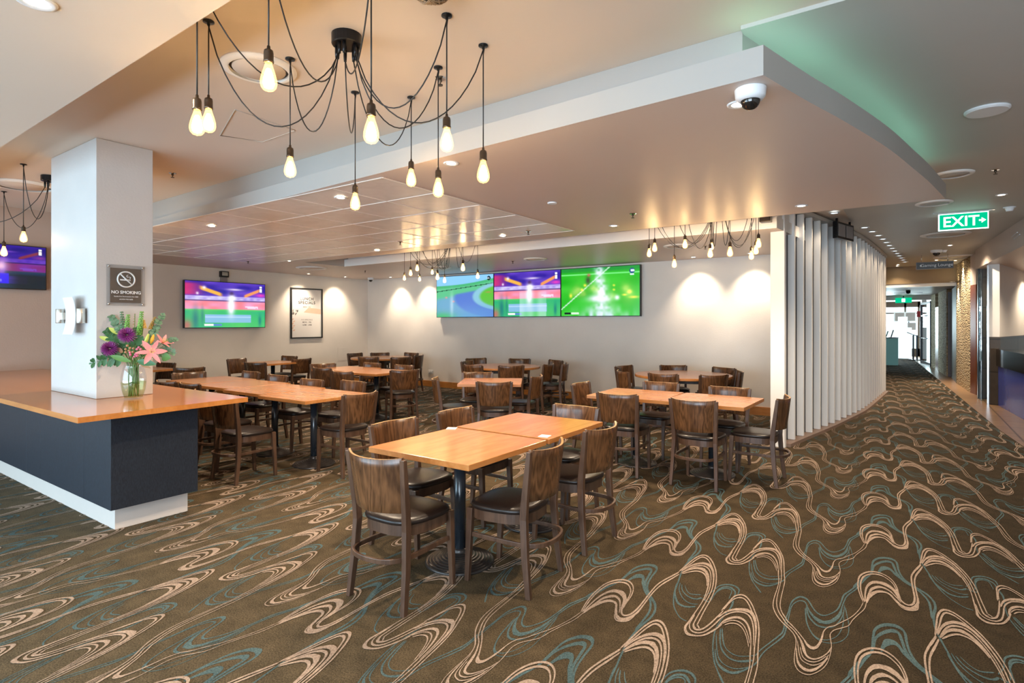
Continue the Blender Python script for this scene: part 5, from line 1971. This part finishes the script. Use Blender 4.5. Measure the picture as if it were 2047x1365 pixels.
sprig(fp(640, 330, 0.05), fp(620, 600, 0.03), 'dark leafy sprig in the middle behind the seed pods', 'leaf', 0.045, 0.03, 9, 'leafy_sprig')
sprig(fp(930, 300, 0.04), fp(780, 520, 0.03), 'dark eucalyptus sprig behind the lily buds', 'leafg', 0.036, 0.030, 8)
sprig(fp(260, 450, 0.0), fp(500, 640, 0.0), 'leafy sprig between the two purple flowers', 'leaf', 0.045, 0.026, 9, 'leafy_sprig')
bigleaf(fp(640, 700, 0.0), fp(560, 560, 0.0), 'dark leaf in the heart of the bouquet', 'leaf', 0.09)
bigleaf(fp(700, 700, 0.01), fp(800, 560, 0.0), 'dark leaf in the heart of the bouquet, right side', 'leaf', 0.09)

for label, mt, pts_ in (('cluster of small pink wax flowers above the vase rim', 'berry', [(665, 575), (640, 600), (690, 600), (620, 670), (640, 690), (605, 700), (550, 675), (735, 650), (545, 645), (640, 660)]),
                        ('cluster of round tan seed pods above the vase rim', 'berryg', [(507, 552), (545, 585), (485, 600), (590, 590), (585, 635), (485, 640), (530, 620)])):
    t, t0, c_ = flower('berry_sprig', label, 'flower', fp(600, 700, -0.06))
    g = MB()
    st = MB()
    for x, y in pts_:
        b_ = fp(x, y, -0.12 + rnd.uniform(-.01, .02)) - t0
        g.lathe([(0.010 * math.sin(k_ * PI / 6), -0.010 * math.cos(k_ * PI / 6)) for k_ in range(7)], b_, 8)
        st.tube([fp(600, 720, -0.05) - t0, b_], 0.0012, 4)
    g.build('berries', mt, t)
    st.build('twigs', 'green', t)

# ------------------------------------------------------------------ corridor
def f0(px, py):
    return P(px, py, 0)


S1, S2 = f0(1912, 766), f0(1939.6, 784.4)
S3, S4 = f0(1952.8, 794), f0(1959, 796)
C1, C2, C3 = f0(1977.4, 808), f0(1995, 810), f0(2047, 839)


def wallseg(name, a, b, th, z0, z1, mats, kind=True):
    d_ = Vector((b.x - a.x, b.y - a.y, 0)).normalized()
    n_ = Vector((d_.y, -d_.x, 0))
    if n_.x < 0: n_ = -n_
    mb = MB().prism([(a.x, a.y), (b.x, b.y), (b.x + n_.x * th, b.y + n_.y * th), (a.x + n_.x * th, a.y + n_.y * th)], z0, z1)
    return struct(name, mb, mats) if kind else mb


wallseg('wall_stone_near', S1, S2, 0.25, 0, 2.94, 'stone')
struct('trim_3', wallseg('x', S2, Vector((1.155, 15.2, 0)), 0.2, 0, 2.3, '', False), 'redwood')
struct('trim_4', wallseg('x', S2, Vector((1.155, 15.2, 0)), 0.2, 2.301, 2.94, '', False), 'soffit')
wallseg('wall_dark_recess', Vector((1.42, 15.2, 0)), Vector((1.42, 14.62, 0)), 0.2, 0, 2.94, 'darkwood')
struct('wall_pier', MB().box((1.165, 14.50, 0), (1.60, 14.62, 2.56)), 'dtile')
struct('trim_5', MB().box((1.13, 14.46, 0), (1.165, 14.64, 2.56)), 'blackm')
gp = MB().box((-0.006, -0.20, 0), (0.006, 0.20, 2.45)).build('glass_screen', 'glass', None, loc=(1.147, 14.25, 0.003))
tag(gp, 'narrow clear glass screen edge standing before the dark tiled pier', 'glass screen')
# recessed lobby: painted wall above a tiled dado, dark counter with blue front
E1 = Vector((2.9, 19.8, 0))
wallseg('wall_lobby', Vector((C1.x, C1.y + 0.02, 0)), E1, 0.15, 1.241, 2.57, 'white')
wallseg('wall_lobby_dado', Vector((C1.x - 0.02, C1.y, 0)), E1, 0.18, 0, 1.24, 'dtile')
struct('trim_6', MB().box((C1.x - 0.03, C1.y - 0.01, 0), (C1.x - 0.005, C1.y + 0.02, 2.56)), 'chrome')
struct('wall_dado_return', wallseg('x', C1, C2, 0.06, 0, 1.03, '', False), 'dtile')
d_ = (C3 - C2).normalized()
far_ = C2 + d_ * 4.2
t = thing('blue_counter', 'reception counter with glossy blue front and dark stone top, right edge', 'counter', (C2.x, C2.y, 0))


def rel(mb):
    mb.v = [(x - C2.x, y - C2.y, z) for x, y, z in mb.v]
    return mb


rel(wallseg('x', C2 + d_ * .02, far_, 0.5, 0.0, 0.66, '', False)).build('blue_front', 'blue', t)
rel(wallseg('x', C2 + d_ * .02 - Vector((.0, 0, 0)), far_, 0.55, 0.66, 0.72, '', False)).build('shadow_rail', 'blue', t)
rel(wallseg('x', C2 + d_ * .02 - Vector((.03, 0, 0)), far_ - Vector((.03, 0, 0)), 0.6, 0.72, 1.02, '', False)).build('stone_top', 'dstone', t)
bx = onX(2040, 697, 1.75)
o = MB().box((-0.12, -0.14, 0), (0.12, 0.14, 0.05)).build('timber_tray', 'top', None, 0.003, loc=(1.74, 12.35, 1.022))
tag(o, 'small timber tray on the dark stone counter at the right edge', 'tray')
# bulkhead above lobby
struct('ceiling_lobby_bulkhead', MB().prism([(1.10, 14.62), (1.36, 9.6), (7, 9.6), (7, 20.0), (1.35, 20.0), (1.35, 14.62)], 2.57, 2.949), 'soffit')
struct('wall_far_right', MB().box((7.0, 9.5, 0), (7.1, 31.5, 2.95)).box((5.0, 9.5, 0), (7.0, 9.6, 2.95)), 'wall')
for i, (y, z) in enumerate(((11.05, 2.79), (10.9, 2.74))):
    o = MB().box((0, -0.28, -0.006), (0.012, 0.28, 0.006)).build('vent_slot', 'trimw', None, loc=(1.36 - (y - 9.6) * 0.0518 - 0.013, y, z))
    tag(o, 'upper white slot vent on the lobby bulkhead face' if i == 0 else 'lower white slot vent on the lobby bulkhead face', 'vent')
q = onX(2046, 602, 2.1)
o = MB().box((-0.02, -0.14, -0.09), (0.0, 0.14, 0.09)).box((-0.024, -0.1, -0.05), (-0.0205, 0.1, 0.05), 1).build('wall_plaque', ['black', 'inkg'], None, loc=(C1.x + (16.6 - C1.y) * (E1.x - C1.x) / (E1.y - C1.y) - 0.02, 16.6, 1.98))
tag(o, 'small black and white plaque on the lobby wall at the right edge', 'plaque')

# header beam, corridor openings further on
A1, A2 = f0(1905, 752.5), f0(1892, 752.5)
B1, B2 = f0(1875.5, 740.8), f0(1869.6, 737)
D1, D2, D3 = f0(1861, 733), f0(1842, 726), f0(1840, 720)
struct('trim_7', MB().box((-2.0, S1.y + 0.02, 2.42), (S1.x + .2, S1.y + 0.32, 2.50)), 'trimw')
struct('trim_8', MB().box((-2.0, S1.y + 0.0, 2.501), (S1.x + .2, S1.y + 0.34, 2.949)), 'header')
struct('trim_9', MB().box((S1.x - 0.0, S1.y + .05, 0), (S1.x + 0.25, S1.y + 1.9, 2.42)), 'olive')
struct('door_1', MB().box((A2.x + 0.03, A2.y, 0), (A2.x + 0.28, A2.y + 0.12, 2.35)), 'darkwood')
wallseg('wall_stone_far', B1, Vector((A2.x, A2.y, 0)), 0.2, 0.0, 2.44, 'stone')
struct('door_2', wallseg('x', B2, B1, 0.15, 0, 2.0, '', False), 'redwood')
wallseg('wall_stone_end', D1, B2, 0.2, 0, 2.44, 'stone')
# glazed double door on the right, with frame and bar handles
t = thing('glass_door', 'dark framed glass door standing open at the far right of corridor', 'door', (D2.x, D2.y, 0))
dd = Vector((D1.x - D2.x, D1.y - D2.y, 0))
MB().tube([(0, 0, 0.05), (0, 0, 2.2)], 0, sect=(0.06, 0.06)).tube([(dd.x, dd.y, 0.05), (dd.x, dd.y, 2.2)], 0, sect=(0.06, 0.06)).tube([(0, 0, 2.2), (dd.x, dd.y, 2.2)], 0, sect=(0.06, 0.08)).tube([(0, 0, 0.06), (dd.x, dd.y, 0.06)], 0, sect=(0.06, 0.12)).build('frame', 'blackm', t)
MB().add([(0, 0, 0.1), (dd.x, dd.y, 0.1), (dd.x, dd.y, 2.18), (0, 0, 2.18)], [(0, 1, 2, 3)]).build('pane', 'glass', t)
for zz in (0.95, 1.75):
    MB().tube([(dd.x * .2 - .05, dd.y * .2, zz), (dd.x * .8 - .05, dd.y * .8, zz)], 0.018, 8).build('handle', 'chrome', t)
struct('trim_10', MB().box((D3.x - 0.02, D3.y - 0.3, 0), (D3.x + 0.12, D3.y, 2.2)), 'redwood')
o = MB().box((-0.10, -0.04, 0), (0.10, 0.04, 0.24)).build('alarm_box', 'redsign', None, 0.01, loc=(D3.x - .02, D3.y - 0.36, 1.72))
tag(o, 'red box sign projecting by the far glass door', 'sign')
struct('wall_entrance_right', MB().box((0.45, D3.y, 0), (0.6, 31.3, 2.44)), 'wall')
struct('ceiling_entrance', MB().box((-6, S1.y + 0.35, 2.45), (3.0, 31.3, 2.949)), 'soffit')
struct('trim_11', MB().box((-4, 24.4, 2.30), (1.2, 24.6, 2.449)), 'soffit')
# left side past the fins
struct('wall_corridor_left', MB().box((-3.0, 14.75, 0), (-0.62, 14.95, 2.949)).box((-0.66, 14.96, 0), (-0.56, 21.0, 2.949)), 'darkwood')
# entrance end: glazed wall with frames, open to the daylight
g = MB()
for x in (-6.0, -4.4, -2.9, -1.4, -0.15, 0.35):
    g.box((x, 31.2, 0), (x + 0.08, 31.3, 2.449))
g.box((-6, 31.2, 0), (0.45, 31.3, 0.35)).box((-6, 31.2, 2.2), (0.45, 31.3, 2.449)).box((-6, 31.2, 1.9), (0.45, 31.29, 1.96))
struct('window_2', g, 'bronze')
# pale cabinet, white stand, bench with screen
t = thing('teal_cabinet', 'pale teal cabinet with dark top at the left of corridor end', 'cabinet', (-0.75, 24.1, 0))
MB().box((-0.5, 0, 0), (0.46, 0.5, 0.95)).build('body', 'tealcab', t)
MB().box((-0.52, -0.02, 0.95), (0.47, 0.52, 0.99)).build('top', 'dstone', t)
for k_ in range(5):
    MB().tube([(-0.35 + k_ * .15, 0.2, 0.99), (-0.32 + k_ * .16, 0.22, 1.2 + .04 * (k_ % 3))], 0.02, 6).build('bottle', 'leaf' if k_ % 2 else 'dstone', t)
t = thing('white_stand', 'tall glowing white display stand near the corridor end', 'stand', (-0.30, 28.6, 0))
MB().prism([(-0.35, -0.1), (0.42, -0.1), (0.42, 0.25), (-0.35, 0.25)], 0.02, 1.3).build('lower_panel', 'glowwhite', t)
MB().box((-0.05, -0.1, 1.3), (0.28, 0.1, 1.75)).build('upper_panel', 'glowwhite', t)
MB().box((-0.3, -0.08, 0), (0.4, 0.2, 0.02)).build('foot', 'blackm', t)
t = thing('lectern', 'slim black lectern with slanted top at the corridor end', 'lectern', (0.22, 28.0, 0))
MB().box((-0.08, -0.05, 0), (-0.02, 0.05, 1.0)).box((0.04, -0.05, 0), (0.10, 0.05, 1.0)).build('post', 'blackm', t)
MB().prism([(-0.2, -0.2), (0.2, -0.2), (0.2, 0.2), (-0.2, 0.2)], 0, 0.03).build('foot', 'blackm', t)
g = MB().box((-0.26, -0.15, 0.98), (0.2, 0.15, 1.01))
g.v = [(x, y, z - x * .45) for x, y, z in g.v]
g.build('slanted_top', 'blackm', t)
t = thing('notice_board', 'framed notice boards on the bright wall at the corridor end', 'notice board', (0.02, 30.9, 0))
MB().box((-0.55, 0, 1.55), (0.28, 0.04, 1.98)).build('frame', 'trimw', t)
for x in (-0.5, -0.1):
    MB().box((x, -0.01, 1.59), (x + .33, 0.0, 1.94)).build('notice', 'inkg', t)
MB().box((-0.1, -0.01, 1.18), (0.26, 0.03, 1.50)).build('notice', 'inkg', t)
MB().box((-0.02, 0.005, 0), (0.02, 0.035, 1.55)).build('post', 'blackm', t)
o = MB().box((-0.015, -0.25, -0.35), (0.0, 0.25, 0.35)).build('picture_frame', 'tealcab', None, loc=(0.449, 29.3, 1.6))
tag(o, 'blue framed picture on the entrance wall', 'picture')

# signs -------------------------------------------------------------
sc_l, sc_r = onY(1890, 440, 6.5), onY(1961, 440, 6.5)
exl = thing('exit_sign', 'large lit green EXIT sign hanging from the corridor ceiling', 'exit sign', ((sc_l.x + sc_r.x) / 2, 6.5, 2.62), R(5))
eW = 0.30
exl.location = ((P(1925, 422, CC).x), P(1925, 422, CC).y, CC)
ez = height(426, exl.location.x, exl.location.y), height(459, exl.location.x, exl.location.y)
zz_ = -exl.location.x * sn + exl.location.y * cs
eW = 70 * zz_ / F / 0.88
H0, H1 = ez[0] - CC, ez[1] - CC
MB().box((-eW * .62, -0.03, -0.012), (eW * .62, 0.03, -0.0005)).build('mounting_rail', 'chrome', exl)
MB().box((-eW / 2, -0.03, H0), (eW / 2, 0.03, -0.0125)).build('housing', 'trimw', exl)
MB().box((-eW / 2, -0.012, H1), (eW / 2, 0.012, H0 - 0.0005)).build('edge_plate', 'exitw', exl)
MB().box((-eW / 2 + .012, -0.0145, H1 + .012), (eW / 2 - .012, -0.0125, H0 - .008)).build('green_face', 'exitg', exl)
text_mesh('lettering', 'EXIT', abs(H1 - H0) * 0.86, 'exitw', exl, (-eW * 0.05, -0.0155, (H0 + H1) / 2 - 0.004), (R(90), 0, 0), 0.0008, bold=0.0025)
hc_ = (H0 + H1) / 2
MB().add([(eW * .36, -0.0158, hc_ + .035), (eW * .45, -0.0158, hc_), (eW * .36, -0.0158, hc_ - .035)], [(0, 2, 1)]).add([(eW * .31, -0.0158, hc_ + .01), (eW * .37, -0.0158, hc_ + .01), (eW * .37, -0.0158, hc_ - .01), (eW * .31, -0.0158, hc_ - .01)], [(0, 3, 2, 1)]).build('arrow', 'exitw', exl)
# hanging direction sign
a_, b_ = onY(1831, 525, 15.0), onY(1906, 521, 15.0)
a2 = onY(1831, 539, 15.0)
gs = thing('direction_sign', 'dark hanging sign reading Gaming Lounge with a left arrow', 'sign', ((a_.x + b_.x) / 2, 15.0, (a_.z + a2.z) / 2))
gw, gh = (b_.x - a_.x) / 2, abs(a_.z - a2.z) / 2
MB().box((-gw, -0.03, -gh), (gw, 0.03, gh)).build('sign_box', 'raw', gs, 0.004)
M['signgrey'] = paint('dark_sign_face', (0.05, 0.055, 0.06), 0.4, 0.05, 4)
MB().box((-gw + .015, -0.034, -gh + .015), (gw - .015, -0.0305, gh - .015)).build('face', 'signgrey', gs)
text_mesh('lettering', 'Gaming Lounge', gh * 1.15, 'trimw', gs, (gw * .12, -0.0352, 0), (R(90), 0, 0), 0.0008)
MB().add([(-gw * .8, -0.0352, 0), (-gw * .72, -0.0352, gh * .4), (-gw * .72, -0.0352, -gh * .4)], [(0, 2, 1)]).build('arrow', 'trimw', gs)
for x in (-gw * .7, gw * .7):
    MB().tube([(x, 0, gh), (x, 0, CC - gs.location.z - .001)], 0.006, 6).build('hanger', 'chrome', gs)
# small sign box by the fins
sb = P(1686, 440, CC)
sgn = thing('blade_sign', 'small black box sign hanging beside the tops of the white fins', 'sign', (sb.x, sb.y, CC), R(75))
MB().box((-0.30, -0.03, -0.28), (0.30, 0.03, -0.05)).build('sign_box', 'blackm', sgn, 0.004)
MB().box((-0.26, -0.034, -0.25), (-0.02, -0.0305, -0.08)).box((0.02, -0.034, -0.25), (0.26, -0.0305, -0.08)).build('face', 'inkg', sgn)
MB().box((-0.25, -0.012, -0.05), (-0.22, 0.012, -0.0005)).box((0.22, -0.012, -0.05), (0.25, 0.012, -0.0005)).build('hanger', 'blackm', sgn)
# small exit sign at the far end
ex2 = thing('exit_sign', 'small far green exit sign above the bright entrance', 'exit sign', (onY(1806, 605, 24.3).x, 24.3, 2.2))
MB().box((-0.24, -0.02, 0.0), (0.24, 0.02, 0.18)).build('green_face', 'exitg', ex2)
MB().box((-0.05, -0.022, 0.03), (0.05, -0.0205, 0.15)).build('running_figure_panel', 'exitw', ex2)
MB().box((-0.02, -0.01, 0.18), (0.02, 0.01, 0.249)).build('hanger', 'blackm', ex2)
t = thing('ceiling_fan', 'dark ceiling fitting hanging beyond the header beam', 'ceiling fitting', (0.0, 20.5, 2.449))
MB().lathe([(0, -0.09), (0.05, -0.08), (0.06, -0.0005), (0, -0.0005)], n=16).build('body', 'blackm', t)
MB().box((-0.35, -0.03, -0.07), (0.35, 0.03, -0.06)).build('arm', 'blackm', t)
